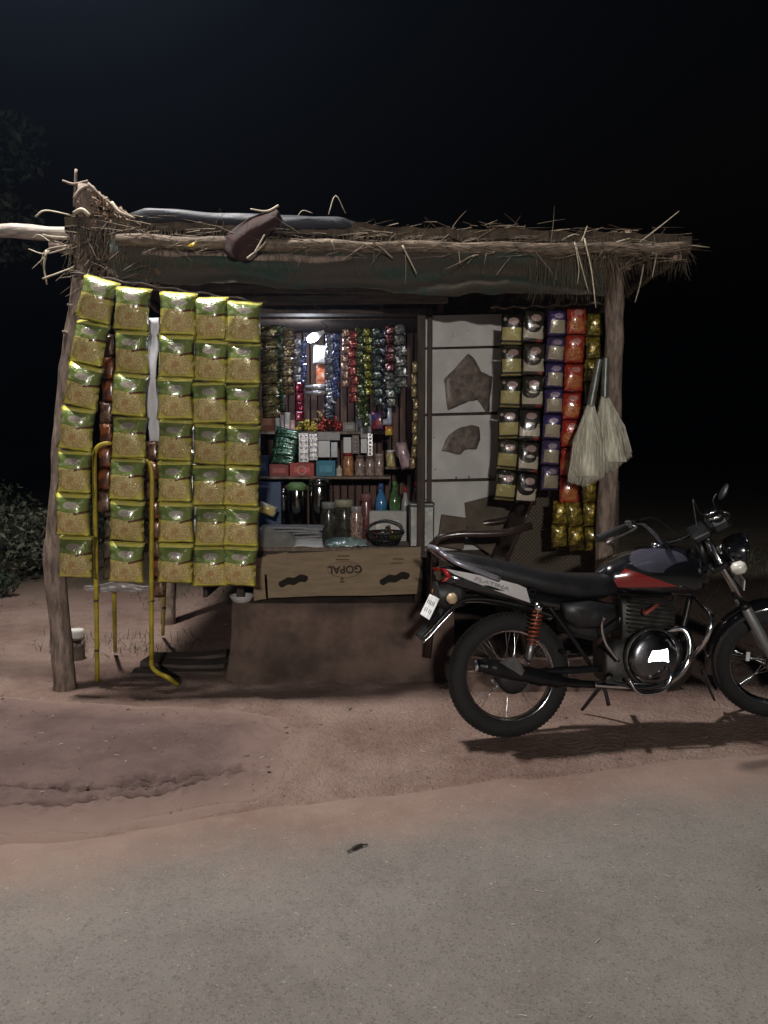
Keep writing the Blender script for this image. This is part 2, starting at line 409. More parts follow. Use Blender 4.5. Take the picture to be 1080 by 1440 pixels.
trunk(((250, 400), (247, 600), (238, 780), (236, 889)), 6.35, .05, .06)
trunk(((800, 420), (802, 600), (800, 780), (798, 889)), 6.4, .05, .06)
# knots and cut branch stubs
for a, b in ((100, 432), (93, 470)):
    p = W(a + 10, b, YF - .03); rel(st, MB().tube([p + Vector((.02, 0, 0)), p + Vector((-.055, -.02, .012))], [.014, .008], 6)).build('branch_stub', BARK, st)
# horizontal poles
def pole(pa, pb, r, name='beam', m=BARK, sag=.015):
    n = 30; pts = [Vector(pa).lerp(Vector(pb), i / n) + Vector((0, .004 * math.sin(i * 2.1), -sag * math.sin(math.pi * i / n) + .006 * math.sin(i * 1.3))) for i in range(n + 1)]
    return rel(st, MB().tube(pts, [r * (1 + .16 * mn.noise(pts[i] * 3.1) + .05 * math.sin(i * 1.7)) for i in range(n + 1)], 9)).build(name, m, st)
pole(W(-260, 318, 4.80), W(500, 330, 4.74), .040, m=mat('peeled_pole', (.34, .29, .25), .8, var=.45, scale=9, bmp=.4, bscale=30, stretch=(1, 5, 5)))
pole(W(165, 338, 4.575), W(968, 350, 4.60), .036, m=mat('beam_bark', (.17, .125, .09), .85, var=.5, scale=12, bmp=.8, bscale=30, stretch=(1, 5, 5)))
pole(W(200, 357, 4.60), W(760, 366, 4.62), .024)
pole(W(70, 346, 4.72) , W(260, 366, 4.72), .028)
pole(W(100, 384, 4.545), W(376, 426, 4.545), .006, 'hanging_rail', m=DARKW, sag=.004)
pole(W(690, 433, 4.93), W(862, 425, 4.88), .007, 'hanging_rail', sag=.004)
pole((-1.75, 6.35, 2.34), (1.7, 6.4, 2.30), .04)
for k in range(9):
    x = -1.72 + k * .42; pole((x, 4.60, 2.575 - .012 * k + rn(-.01, .01)), (x + rn(-.06, .06), 6.62, 2.40 + rn(-.01, .01)), .022, 'rafter', sag=0)
# thatch slab with a lumpy surface
def ztop(x): return 2.690 - .027 * (x + 1.8)
def slab(u, v):
    x = -1.78 + 3.50 * u; y = 4.60 + 2.12 * v
    z = ztop(x) - .12 * v + .022 * mn.noise(Vector((x * 5, y * 5, 0))) + .012 * mn.noise(Vector((x * 17, y * 9, 0)))
    return (x, y + .02 * mn.noise(Vector((x * 8, 0, 2))), z)
th = MB(); th.grid(slab, 90, 20)
th.grid(lambda u, v: Vector(slab(u, v)) - Vector((0, 0, .055 + .02 * mn.noise(Vector((u * 40, v * 9, 4))))), 90, 20)
th.grid(lambda u, v: Vector(slab(u, 0)) - Vector((0, -.012 * math.sin(v * 3.1), v * (.055 + .02 * mn.noise(Vector((u * 40, 0, 4)))))), 90, 3)
for e in (0, 1): th.grid(lambda u, v: Vector(slab(e, u)) - Vector((0, 0, v * .08)), 20, 1)
rel(st, th).build('thatch_roof', THATCH, st)
# hanging tarpaulin behind the fringe
tp = MB()
def valance(u, v):
    x = -1.52 + 2.75 * u; f = .020 * math.sin(v * 11 + 5 * mn.noise(Vector((x * .9, v * .8, 0))) + .9 * x) * (.3 + .7 * v) + .02 * mn.noise(Vector((x * 2.2, v * 2.5, 8))) + .012 * math.sin(x * 9 + 2 * mn.noise(Vector((x * 2, v, 0)))) * v
    return (x, 4.59 + f + .015 * mn.noise(Vector((x * 3, v * 3, 1))), ztop(x) - .10 - (.255 + .06 * mn.noise(Vector((x * 1.7, 0, 3))) + .02 * mn.noise(Vector((x * 9, 0, 3)))) * v)
tp.grid(valance, 110, 26); rel(st, tp).build('tarpaulin_valance', TARP_G, st)
# thatch fringe (uncountable strands)
fr = MB()
def strand(mb, p, d, L, r, bend=.3, n=3):
    p = Vector(p); d = Vector(d).normalized(); pts = [p]; s = Vector((rn(-1, 1), rn(-1, 1), rn(-1, .2))) * bend
    for k in range(n): d = (d + s / n).normalized(); pts.append(pts[-1] + d * L / n)
    mb.tube(pts, [r * (1 - .7 * i / n) for i in range(n + 1)], 3, cap=False)
for k in range(3200):
    x = rn(-1.75, 1.70); side = .80 < x < 1.32
    if not side and random.random() > (.42 if x > -1.15 else .7): continue
    L = rn(.10, .30) if side else (rn(.05, .24) if x < -1.15 else rn(.03, .17))
    strand(fr, (x, 4.598 + rn(-.02, .03), ztop(x) - rn(.02, .14)), (rn(-.25, .25), -.06 + rn(-.1, .1), -1), L, rn(.0012, .0028), .25)
for k in range(900):
    x = rn(-1.6, 1.3) if k % 3 else rn(.75, 1.3)
    strand(fr, (x, 4.60 + rn(0, .12), ztop(x) - rn(.16, .27)), (rn(-.4, .4), rn(-.1, .1), -1), rn(.05, .14), rn(.001, .0022), .3)
tag(rel(st, fr).build('thatch_fringe', mat('thatch_strand', (.105, .078, .05), .85, var=.5, scale=4, bmp=0), st), kind='stuff')
ts = MB()
for k in range(460):
    x = rn(-1.75, 1.74) if k % 3 else rn(0, 1.7); y = rn(4.57, 4.9) if k % 2 else rn(4.6, 6.6)
    z = ztop(x) - .12 * (y - 4.6) / 2.12 + rn(.005, .03)
    strand(ts, (x, y, z), (rn(-1, 1), rn(-.8, .5), rn(-.15, .10)), rn(.05, .20), rn(.0015, .0035), .2)
for k in range(260):
    x = rn(-1.45, 1.68); lz = ztop(x) - rn(.02, .15) - .02
    strand(ts, (x, 4.542 + rn(-.012, .02), lz), (rn(-1, 1) * 1.6, rn(-.12, .05), rn(-.35, .25)), rn(.04, .22), rn(.0012, .0034), .25)
tag(rel(st, ts).build('loose_straw', STRAW, st), kind='stuff')
# individual long stalks that stick out
STK = mat('pale_stalk', (.42, .36, .27), .7, var=.3, scale=20, bmp=0)
for pts, Y, r in ((((890, 348), (920, 325), (955, 297)), 4.6, .005), (((818, 340), (826, 318)), 4.58, .005), (((822, 335), (832, 380), (838, 433)), 4.52, .005), (((810, 345), (818, 375), (828, 412)), 4.54, .004), (((808, 340), (814, 375), (812, 400)), 4.55, .0035),
                  (((930, 343), (970, 345), (998, 348)), 4.6, .004), (((566, 345), (576, 365), (586, 385)), 4.53, .006), (((522, 338), (538, 350), (552, 363)), 4.54, .007), (((462, 302), (472, 275), (486, 300)), 4.66, .0035), (((418, 305), (426, 296), (440, 300)), 4.66, .003),
                  (((790, 338), (806, 330), (815, 331)), 4.6, .005), (((862, 342), (886, 335)), 4.58, .005), (((645, 352), (647, 372)), 4.56, .003), (((905, 372), (900, 400), (893, 425)), 4.58, .005), (((923, 358), (920, 375), (917, 390)), 4.58, .005), (((467, 338), (471, 352)), 4.55, .006),
                  (((60, 392), (85, 383), (105, 375)), 4.6, .006), (((95, 345), (64, 352), (58, 372)), 4.62, .004), (((92, 350), (62, 357), (40, 350)), 4.62, .005), (((66, 352), (62, 375), (66, 400)), 4.62, .008), (((70, 352), (56, 368), (45, 378)), 4.6, .003), (((70, 340), (55, 330), (45, 335)), 4.66, .004), (((95, 335), (70, 333), (60, 330)), 4.7, .01), (((50, 305), (64, 296), (98, 302)), 4.68, .006)):
    rel(st, MB().tube(cr([W(a, b, Y) for a, b in pts], 4), [r, r * .6], 5)).build('stalk', STK, st)
# short stub of trunk by the right post
rel(st, MB().tube([W(880, 380, 4.74), W(884, 345, 4.73), W(884, 325, 4.73)], [.03, .026, .02], 8)).build('branch_stub', BARK, st)
# twig cross over the left post
rel(st, MB().tube(cr([W(105, 290, 4.63), W(106, 262, 4.63), W(107, 238, 4.63)], 4), [.011, .008], 6)).build('twig', BARK, st)
rel(st, MB().tube(cr([W(88, 254, 4.62), W(104, 259, 4.62), W(124, 255, 4.62)], 4), [.006, .009], 6)).build('twig', BARK, st)
rel(st, MB().tube(cr([W(124, 258, 4.60), W(150, 282, 4.60), W(190, 308, 4.6)], 4), [.009, .006], 6)).build('twig', BARK, st)
rel(st, MB().tube(cr([W(104, 280, 4.60), W(112, 268, 4.60), W(124, 262, 4.6), W(132, 268, 4.6)], 4), [.011, .008], 6)).build('twig', BARK, st)

# heap of dry brush in the left corner of the roof
hp = empty('dry_brush_heap', W(150, 370, 4.62), 'tangled heap of dry brown leaves and twigs caught behind the left post on the roof', 'brush')
lv = MB(); tw = MB()
def leafq(mb, p, s, asp=.5):
    d = Vector((rn(-1, 1), rn(-1, 1), rn(-1, 1))).normalized(); e = d.orthogonal().normalized(); e.rotate(Matrix.Rotation(rn(0, 6.28), 3, d)); f = d.cross(e)
    a = p - e * s * .5; b = p + e * s * .5; c = f * s * asp * .5
    mb.add([a, p + c + f.cross(e) * s * .12, b, p - c], [[0, 1, 2, 3]])
for k in range(1900):
    for _ in range(30):
        a, b = rn(104, 230), rn(258, 420)
        top = 262 + max(0, a - 128) * .72 if a > 120 else 268
        bot = 385 + (a - 104) * .2
        if top < b < bot and (a < 200 or b > 330): break
    leafq(lv, W(a, b, 4.66 + rn(-.07, .10)), rn(.015, .045), rn(.3, .7))
for k in range(260):
    a, b = rn(108, 220), rn(300, 400); p = W(a, b, 4.64 + rn(-.07, .06))
    strand(tw, p, (rn(-1, 1), rn(-.3, .3), rn(-1, .3)), rn(.06, .18), rn(.002, .004), .4)
tag(rel(hp, lv).build('dry_leaves', DRYLEAF, hp), kind='stuff'); tag(rel(hp, tw).build('twigs', STRAW, hp), kind='stuff')
rel(hp, MB().tube(cr([W(104, 300, 4.585), W(115, 295, 4.57), W(126, 304, 4.585)], 5), .012, 7)).build('bent_stick', STK, hp)
rel(hp, MB().tube(cr([W(157, 285, 4.58), W(168, 298, 4.57), W(190, 307, 4.58)], 5), [.012, .006], 7)).build('bent_stick', STK, hp)

# rolled black tarpaulin along the roof, maroon rag, scrap of yellow
rt = MB(); ends = (W(186, 307, 4.66), W(505, 322, 4.66)); n = 46; rings = []
for i in range(n + 1):
    t = i / n; c = ends[0].lerp(ends[1], t) + Vector((0, 0, -.012 * math.sin(t * 3.1) - .0)); k = 16; ring = []
    for j in range(k):
        a = 2 * math.pi * j / k; rr = .055 * (1 + .30 * mn.noise(Vector((t * 5, math.cos(a) * 1.8, math.sin(a) * 1.8))) + .06 * math.sin(5 * a + t * 9)) * (min(1, .35 + t * 9, .35 + (1 - t) * 9))
        ring.append(c + Vector((0, math.cos(a) * rr * 1.5, math.sin(a) * rr * .85 + .012)))
    rings.append(ring)
o = rt.loft(rings).build('rolled_tarpaulin', TARP_K, origin=ends[0]); tag(o, 'long roll of black tarpaulin lying along the front of the thatch roof', 'tarpaulin')
cl = MB()
cpx = [((388, 292), (392, 300)), ((372, 298), (396, 312)), ((350, 306), (385, 322)), (( 334, 318), (372, 338)), ((316, 334), (358, 352)), ((316, 350), (350, 362)), ((322, 362), (345, 368))]
def rag(u, v):
    k = u * (len(cpx) - 1); i = min(int(k), len(cpx) - 2); t = k - i
    a = Vector(cpx[i][0]).lerp(Vector(cpx[i + 1][0]), t); b = Vector(cpx[i][1]).lerp(Vector(cpx[i + 1][1]), t); q = a.lerp(b, v)
    return W(q.x, q.y, 4.535 + .05 * max(0, 1 - u * 2.5) + .022 * math.sin(v * 7 + u * 3) + .012 * mn.noise(Vector((u * 5, v * 5, 0))))
cl.grid(rag, 24, 12)
o = cl.build('cloth_rag', RAG, origin=W(350, 330, 4.54)); tag(o, 'dark maroon rag draped over the roof edge beside the black tarpaulin', 'rag')
sm = o.modifiers.new('s', 'SOLIDIFY'); sm.thickness = .006
sk = empty('frayed_string', W(372, 330, 4.5), 'pale frayed string tied round the maroon rag on the roof', 'string')
for pts in (((372, 330), (364, 345), (358, 356)), ((374, 340), (362, 352), (347, 364)), ((352, 294), (375, 297), (392, 289))):
    rel(sk, MB().tube(cr([W(a, b, 4.50) for a, b in pts], 5), [.004, .007], 5)).build('strand', STK, sk)
o = MB().grid(lambda u, v: W(263 + 15 * u, 340 + 6 * v + 2 * math.sin(u * 4), 4.545 + .008 * math.sin(u * 6 + v * 3)), 6, 4).build('wrapper_scrap', foil('yellow_scrap', (.75, .6, .05), (.65, .4, .03)), origin=W(270, 343, 4.545))
tag(o, 'small bright yellow wrapper scrap stuck in the roof fringe', 'wrapper'); o.modifiers.new('s', 'SOLIDIFY').thickness = .002

# ------------------------------------------------------------------ kiosk cabin
YK, YB = 5.02, 5.86
kk = empty('kiosk_cabin', (-.3, YK, .42), 'dark wooden kiosk cabin with open front and shelves under the thatch roof', 'kiosk')
KX0, KX1 = -1.12, .27
def part(name, mb, m, root): return rel(root, mb).build(name, m, root)
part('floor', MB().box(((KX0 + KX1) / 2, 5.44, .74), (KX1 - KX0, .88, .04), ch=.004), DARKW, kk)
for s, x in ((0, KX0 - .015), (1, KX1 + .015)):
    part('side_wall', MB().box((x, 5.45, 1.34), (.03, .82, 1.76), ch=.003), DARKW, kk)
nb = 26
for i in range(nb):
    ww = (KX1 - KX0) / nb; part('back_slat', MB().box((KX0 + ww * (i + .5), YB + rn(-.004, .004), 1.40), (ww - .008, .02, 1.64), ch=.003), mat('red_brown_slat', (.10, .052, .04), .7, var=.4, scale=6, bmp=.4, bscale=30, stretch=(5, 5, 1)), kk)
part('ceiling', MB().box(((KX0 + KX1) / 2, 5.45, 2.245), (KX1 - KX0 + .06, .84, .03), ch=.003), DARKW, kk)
part('lintel', MB().box((-.44, YK - .02, 2.305), (1.66, .035, .055), Matrix.Rotation(R(-.6), 3, 'Y'), .004), PLANK, kk)
part('lintel', MB().box((-.40, YK - .03, 2.365), (1.75, .03, .05), Matrix.Rotation(R(.7), 3, 'Y'), .004), PLANK, kk)
for px in (592,):
    p = W(px, 600, YK); part('door_post', MB().box((p.x, YK, 1.50), (.05, .06, 1.52), ch=.005), DARKW, kk)
SH = [(1.415, 422, 590, .012), (1.168, 362, 590, .014)]
YS = 5.72
part('shelf', MB().box(((W(362, 606, YS).x + W(548, 606, YS).x) / 2, YS, W(450, 607, YS - .12).z - .009), (.95, .24, .018), ch=.002), WOOD, kk)
part('shelf', MB().box(((W(362, 668, 5.6).x + W(545, 668, 5.6).x) / 2, 5.66, W(450, 670, 5.48).z - .009), (.95, .36, .018), ch=.002), WOOD, kk)
SH1 = W(450, 607, YS - .12).z; SH2 = W(450, 670, 5.48).z; CT = .785
# counter
ct = empty('shop_counter', (-.3, 4.98, .42), 'low plank counter behind the cardboard front of the kiosk', 'counter')
for i in range(4): part('plank', MB().box((-.385, 5.06 + .105 * i, .770), (1.35, .1, .03), ch=.004), WOOD, ct)
for x in (-.92, .22): part('leg', MB().box((x, 5.10, .585), (.05, .05, .34), ch=.005), DARKW, ct)
# mud wall below
mw = MB()
xl, xr = W(322, 900, 5.0).x, W(640, 900, 5.0).x
def mudf(u, v):
    x = xl + (xr - xl) * u; z = -.03 + .45 * v
    e = min(1, min(u, 1 - u) * 9); rnd_ = .10 * (1 - e) ** 2 + .05 * max(0, (v - .8) / .2) ** 2
    return (x, 5.0 + .03 * mn.noise(Vector((x * 3, z * 3, 0))) + .014 * mn.noise(Vector((x * 11, z * 11, 0))) + .006 * mn.noise(Vector((x * 30, z * 30, 0))) - .42 * (1 - v) ** 3.6 * (.7 + .5 * mn.noise(Vector((x * 2, 0, 4)))) + rnd_, z)
mw.grid(mudf, 110, 40); mw.grid(lambda u, v: (xl + (xr - xl) * u, mudf(u, 1)[1] + .85 * v, .42), 110, 6)
for e, x in ((0, xl), (1, xr)): mw.grid(lambda u, v: (x, Vector(mudf(e, v)).y + .85 * u, -.03 + .45 * v), 6, 40)
o = mw.build('mud_wall', MUDW, origin=((xl + xr) / 2, 5.0, 0)); tag(o, 'low mud plastered base wall below the kiosk counter', 'mud wall')
mpl = MB(); mpl.grid(lambda u, v: (xr + .005 + 1.2 * u, 4.64 + .02 * mn.noise(Vector((u * 8, v, 0))) + 1.5 * v, .17 + .01 * mn.noise(Vector((u * 9, v * 9, 0)))), 30, 20)
mpl.grid(lambda u, v: (xr + .005 + 1.2 * u, 4.64 + .02 * mn.noise(Vector((u * 8, 0, 0))) - .05 * (1 - v), -.03 + (.20 + .01 * mn.noise(Vector((u * 9, 0, 0)))) * v), 30, 5)
for e in (0, 1): mpl.grid(lambda u, v: (xr + .005 + 1.2 * e, 4.64 + 1.5 * u, -.03 + .20 * v), 4, 2)
o = mpl.build('mud_platform', MUDW, origin=(xr + .7, 5.02, 0)); tag(o, 'raised earth platform beside the kiosk, behind the motorcycle', 'earth platform')

# cardboard front with upside-down print
cb = empty('cardboard_sheet', W(480, 838, 4.965), 'flattened brown carton with upside-down printed name hung on the counter front', 'cardboard')
def cbp(a, b, d=0): return W(a, b, 4.955 - d)
part('sheet', MB().prism([cbp(374, 780), cbp(480, 774.5), cbp(592, 769), cbp(591, 800), cbp(586, 835), cbp(520, 837.5), cbp(450, 838), cbp(377, 841)], (0, .006, 0)), CARD, cb)
part('flap', MB().prism([cbp(357, 786, .012), cbp(404, 776, .008), cbp(404, 800, .008), cbp(372, 808, .012), cbp(357, 803, .012)], (0, .005, 0)), CARD, cb)
part('flap', MB().prism([cbp(356, 800, .0), cbp(371, 798, .0), cbp(374, 842, .0), cbp(357, 845, .0)], (0, .005, 0)), CARD, cb)
INK = mat('brown_ink', (.035, .02, .014), .8, var=.3, bmp=0)
INK2 = mat('faded_ink', (.10, .062, .04), .8, var=.3, bmp=0)
def text_mesh(s, size, m, bold=0):
    cu = bpy.data.curves.new('t', 'FONT'); cu.body = s; cu.size = size; cu.align_x = 'CENTER'; cu.align_y = 'CENTER'; cu.offset = bold; cu.extrude = .0004
    ob = bpy.data.objects.new('t', cu); C.objects.link(ob); bpy.context.view_layer.update()
    me = bpy.data.meshes.new_from_object(ob.evaluated_get(bpy.context.evaluated_depsgraph_get())); bpy.data.objects.remove(ob)
    me.materials.clear(); me.materials.append(m); return me
inst('printed_name', text_mesh('GOPAL', .066, INK, .0022), cb, cbp(485, 800.5, .0012) - cb.location, (R(90), R(178), 0), (1.0, 1, 1))
ov = MB(); c = cbp(485, 801, .001); ov.tube([c + Vector((.107 * math.cos(a * .1963), 0, .05 * math.sin(a * .1963))) for a in range(33)], .0016, 4); part('printed_oval', ov, INK2, cb)
for px, py, ww in ((482, 787, .085), (483, 782, .075), (560, 786, .07), (558, 792, .075), (481, 814, .02), (481, 818, .03)):
    part('printed_line', MB().box(cbp(px, py, .0008), (ww, .001, .008 if ww > .05 else .012)), INK2, cb)
for (a, b), (c2, d2) in (((392, 821), (433, 812)), ((534, 818), (576, 808))):
    wv = MB(); m_ = 18; top = []; bot = []
    for i in range(m_ + 1):
        t = i / m_; x = a + (c2 - a) * t; y = b + (d2 - b) * t + 1.3 * math.sin(t * 15); hh = 5.2 * min(1, .45 + t * 6, .45 + (1 - t) * 6)
        top.append(cbp(x, y - hh, .0012)); bot.append(cbp(x, y + hh, .0012))
    wv.prism(top + bot[::-1], (0, .0009, 0)); part('hand_hole', wv, mat('hole_dark', (.012, .008, .006), .9, bmp=0), cb)

# white shutter boards to the right of the opening
wb_ = empty('shutter_door', W(650, 745, 5.06), 'white shutter door of wide horizontal boards swung open beside the kiosk', 'door')
def dY(px): return 5.08 + .26 * (px - 598) / 109
ys = [(443, 488.5), (491, 581.5), (584.5, 674.5), (677.5, 775)]
for (a, b) in ys:
    part('board', MB().prism([W(598, a + 1, dY(598)), W(707, a - 1.5, dY(707)), W(707, b - 3, dY(707)), W(598, b, dY(598))], (0.003, .022, 0)), BOARD, wb_)
part('backing', MB().prism([W(597, 441, dY(597) + .03), W(708, 439, dY(708) + .03), W(708, 780, dY(708) + .03), W(597, 782, dY(597) + .03)], (0, .03, 0)), DARKW, wb_)
for px, py in ((636, 473), (657, 465), (700, 476), (612, 660), (610, 615), (636, 470)):
    part('nail_head', MB().lathe([(.005, 0), (.004, .002)], 8, Matrix.Translation(W(px, py, dY(px) - .0005)) @ Matrix.Rotation(R(90), 4, 'X')), DARKW, wb_)
for px in (658, 640, 688, 697):
    q = 671 if px > 640 else 672
    part('stain', MB().lathe([(.012, 0), (.008, .0015)], 7, Matrix.Translation(W(px, q, dY(px) - .0005)) @ Matrix.Rotation(R(90), 4, 'X')), mat('rust', (.09, .05, .04), .9), wb_)
FILM = mat('brown_film', (.20, .16, .135), .45, .1, var=.4, scale=20, bmp=.9, bscale=30)
def film(pts, name, label):
    cx = sum(p[0] for p in pts) / len(pts); cy = sum(p[1] for p in pts) / len(pts); m = MB()
    def f(p): return dY(p[0])
    ring = []
    for i in range(len(pts)):
        a, b = pts[i], pts[(i + 1) % len(pts)]
        for k in range(3): ring.append((a[0] + (b[0] - a[0]) * k / 3 + rn(-.7, .7), a[1] + (b[1] - a[1]) * k / 3 + rn(-.7, .7)))
    n = len(ring); vs = []
    for s in (1, .72, .42):
        for p in ring:
            q = (cx + (p[0] - cx) * s, cy + (p[1] - cy) * s); vs.append(W(q[0], q[1], f(q) - .004 - .012 * (1 - s) - (rn(0, .012))))
    vs.append(W(cx, cy, f((cx, cy)) - .02)); fs = []
    for k in range(2):
        for i in range(n): fs.append([k * n + i, k * n + (i + 1) % n, (k + 1) * n + (i + 1) % n, (k + 1) * n + i])
    for i in range(n): fs.append([2 * n + i, 2 * n + (i + 1) % n, 3 * n])
    m.add(vs, fs, True); o = m.build(name, FILM, origin=W(cx, cy, f((cx, cy)))); o.modifiers.new('s', 'SOLIDIFY').thickness = .0015
    tag(o, label, 'plastic film', 'torn film on the white boards')
film(((658, 497), (668, 505), (676, 522), (692, 530), (688, 578), (683, 580), (674, 562), (660, 564), (646, 570), (630, 577), (624, 534), (637, 520)), 'torn_film', 'large kite-shaped torn brown film stuck on the upper white board')
film(((620, 634), (630, 612), (645, 602), (662, 598), (674, 600), (676, 618), (670, 632), (655, 632), (646, 640), (634, 636)), 'torn_film', 'small ragged brown film scrap stuck on the lower white board')

# cardboard pieces leaning below the board, woven mat behind the right strips
o = MB().prism([W(653, 707, 5.20), W(700, 695, 5.28), W(722, 700, 5.30), W(722, 775, 5.20), W(690, 780, 5.17), W(660, 760, 5.14)], (0, .006, 0)).build('cardboard_piece', CARD_SHADE, origin=W(690, 770, 5.18)); tag(o, 'torn brown carton piece leaning on the white board under the snack strips', 'cardboard')
o = MB().box(W(636, 748, 5.10), (.17, .05, .20), Matrix.Rotation(R(8), 3, 'Y'), .004).build('cardboard_carton', CARD_SHADE, origin=W(636, 765, 5.10)); tag(o, 'small brown carton in front of the lowest white board', 'carton')
def mat_weave():
    m, nt, p, tc = newmat('woven_mat'); x, y, z = uvw(nt, tc)
    a = (x * 260 + (z * 26).sin() * 2).sin(); b = (z * 260).sin(); k = a * b
    nt.links.new(mixc(nt, k.step(-.6, .6), (.055, .042, .032), (.125, .098, .072)).k, p.inputs['Base Color']); p.inputs['Roughness'].default_value = .9; bump(nt, p, k, .6, .006); return m
wm = MB(); wm.grid(lambda u, v: (W(700, 700, 5.25).x + .80 * u, 5.27 + .03 * math.sin(u * 5 + v * 2), .15 + 1.05 * v + .03 * math.sin(u * 6) * v), 24, 16)
o = wm.build('woven_mat', mat_weave(), origin=(W(700, 700, 5.25).x + .4, 5.27, .15)); tag(o, 'coarse woven mat screen standing behind the hanging snack strips', 'mat'); o.modifiers.new('s', 'SOLIDIFY').thickness = .008

# ------------------------------------------------------------------ background vegetation
def foliage(n, fn, s0, s1, asp=.45):
    mb = MB()
    for _ in range(n): leafq(mb, fn(), rn(s0, s1), asp)
    return mb
def blob(c, r):
    while 1:
        p = Vector((rn(-1, 1), rn(-1, 1), rn(-1, 1)))
        if p.length < 1 and p.length > .35 + .3 * random.random(): return Vector(c) + Vector((p.x * r[0], p.y * r[1], p.z * r[2]))
def bush(name, loc, clumps, n, m, label, group=None, s=(.04, .10)):
    root = empty(name, loc, label, 'bush' if 'bush' in name else 'tree', group)
    L = Vector(loc)
    def pick():
        c = random.choice(clumps); return blob(c[0], c[1])
    foliage(n, pick, *s).build('crown', m, root)
    t = MB()
    for c in clumps: t.tube(cr([Vector((rn(-.03, .03), rn(-.03, .03), -.05)), Vector(c[0]) * .45 + Vector((rn(-.1, .1), 0, 0)), Vector(c[0])], 4), [.035 if 'bush' in name else .11, .012], 6)
    t.build('trunk' if 'tree' in name else 'stem', BARK if 'tree' in name else DARKW, root); return root
def gz(x, y): return gh(x, y) if -7 < x < 8 and y < 14 else -.02
def clumps(n, w, d, h, r): return [((rn(-w, w), rn(-d, d), rn(h * .25, h)), (r * rn(.7, 1.2), r * rn(.7, 1.2), r * rn(.6, 1))) for _ in range(n)]
for i, (x, y, wd, h, lab) in enumerate(((-5.2, 9.4, .9, .95, 'broad dark bush on the bank beyond the stall, under the tree'), (-3.95, 8.6, .55, .55, 'rounded dusty bush on the bank beside the left post'), (-6.6, 10.2, 1.1, 1.3, 'tall spreading bush on the bank far beyond the stall'), (-2.9, 10.6, 1.0, .9, 'low dark bush behind the snack curtain'))):
    bush('bush', (x, y, gz(x, y)), clumps(10, wd, .4, h, .42), 2600 if i < 4 else 3600, LEAF if i != 1 else LEAF2, lab, 'bushes behind the stall')
o = bush('bush', (-3.62, 7.35, gz(-3.62, 7.35)), clumps(5, .16, .12, .16, .12), 500, LEAF, 'small low green shrub at the edge of the bank', 'bushes behind the stall', (.03, .07))
bush('leafy_tree', (-6.6, 11.4, gz(-6.6, 11.4)), [((rn(-1.6, 1.5), rn(-.8, .8), rn(4.2, 5.7)), (.75, .6, .5)) for _ in range(15)], 7000, mat('leaf_tree', (.026, .032, .017), .85, var=.5, scale=3, bmp=0), 'dark leafy tree barely lit behind the lamp end of the roof', None, (.08, .18))
gr = MB()
for k in range(2600):
    x, y = rn(-6, -1.0), 0
    y = random.choice((rn(5.2, 6.0), rn(6.6, 8.6), rn(7.2, 9)))
    if mn.noise(Vector((x * 1.3, y * 1.3, 7))) < .02: continue
    strand(gr, (x, y, gz(x, y) - .005), (rn(-.7, .7), rn(-.7, .7), 1), rn(.03, .10), rn(.002, .004), .6, 2)
for k in range(900):
    x, y = rn(1.6, 7), rn(6.4, 9.5); strand(gr, (x, y, gz(x, y) - .005), (rn(-.7, .7), rn(-.7, .7), 1), rn(.05, .2), rn(.002, .004), .6, 2)
tag(gr.build('short_grass', GRASS), 'sparse short grass tufts on the dirt bank', 'grass', kind='stuff')
# litter: straw bits, pebbles, dry leaf
lt = MB()
for k in range(170):
    x, y = rn(-2.2, 2.2), rn(1.5, 4.4)
    z = .008 if y < road_edge(x) - .1 else gh(x, y) + .004
    if inside_d(x, y) > 0: z = .028
    strand(lt, (x, y, z + .002), (rn(-1, 1), rn(-1, 1), rn(0, .05)), rn(.008, .03), rn(.0008, .0018), .3, 2)
tag(lt.build('straw_litter', mat('pale_litter', (.5, .45, .38), .8, var=.3, bmp=0)), 'scattered bits of straw and husk on the road and dirt', 'litter', kind='stuff')
pb = MB()
for k in range(4200):
    x, y = rn(-3.4, 2.6), rn(3.0, 7.4)
    if y < road_edge(x): continue
    s = rn(.0015, .0055) if k % 40 else rn(.007, .013); c = Vector((x, y, gh(x, y) + s * .2)); d = inside_d(x, y)
    if d > 0: c.z = .020 + s * .2
    pb.add([c + Vector(q) * s for q in ((1, 0, 0), (0, 1.2, 0), (-1.1, 0, 0), (0, -.9, 0), (.1, 0, .7), (0, 0, -.7))], [[0, 1, 4], [1, 2, 4], [2, 3, 4], [3, 0, 4], [1, 0, 5], [2, 1, 5], [3, 2, 5], [0, 3, 5]], True)
tag(pb.build('pebbles', mat('pebble', (.21, .15, .125), .9, var=.5, scale=9, bmp=.3)), 'small loose stones and clods on the dirt', 'pebbles', kind='stuff')
c = G(503, 1193, .008); dl = MB(); dl.tube(cr([c + Vector((-.035, -.03, .004)), c + Vector((-.01, -.005, .006)), c + Vector((.01, .012, .006)), c + Vector((.035, .02, .004))], 5), [.003, .0065, .006, .003], 7)
tag(dl.build('dry_leaf_curl', mat('dark_litter', (.035, .026, .022), .9), origin=c), 'curled dark dry leaf lying alone on the asphalt', 'leaf')
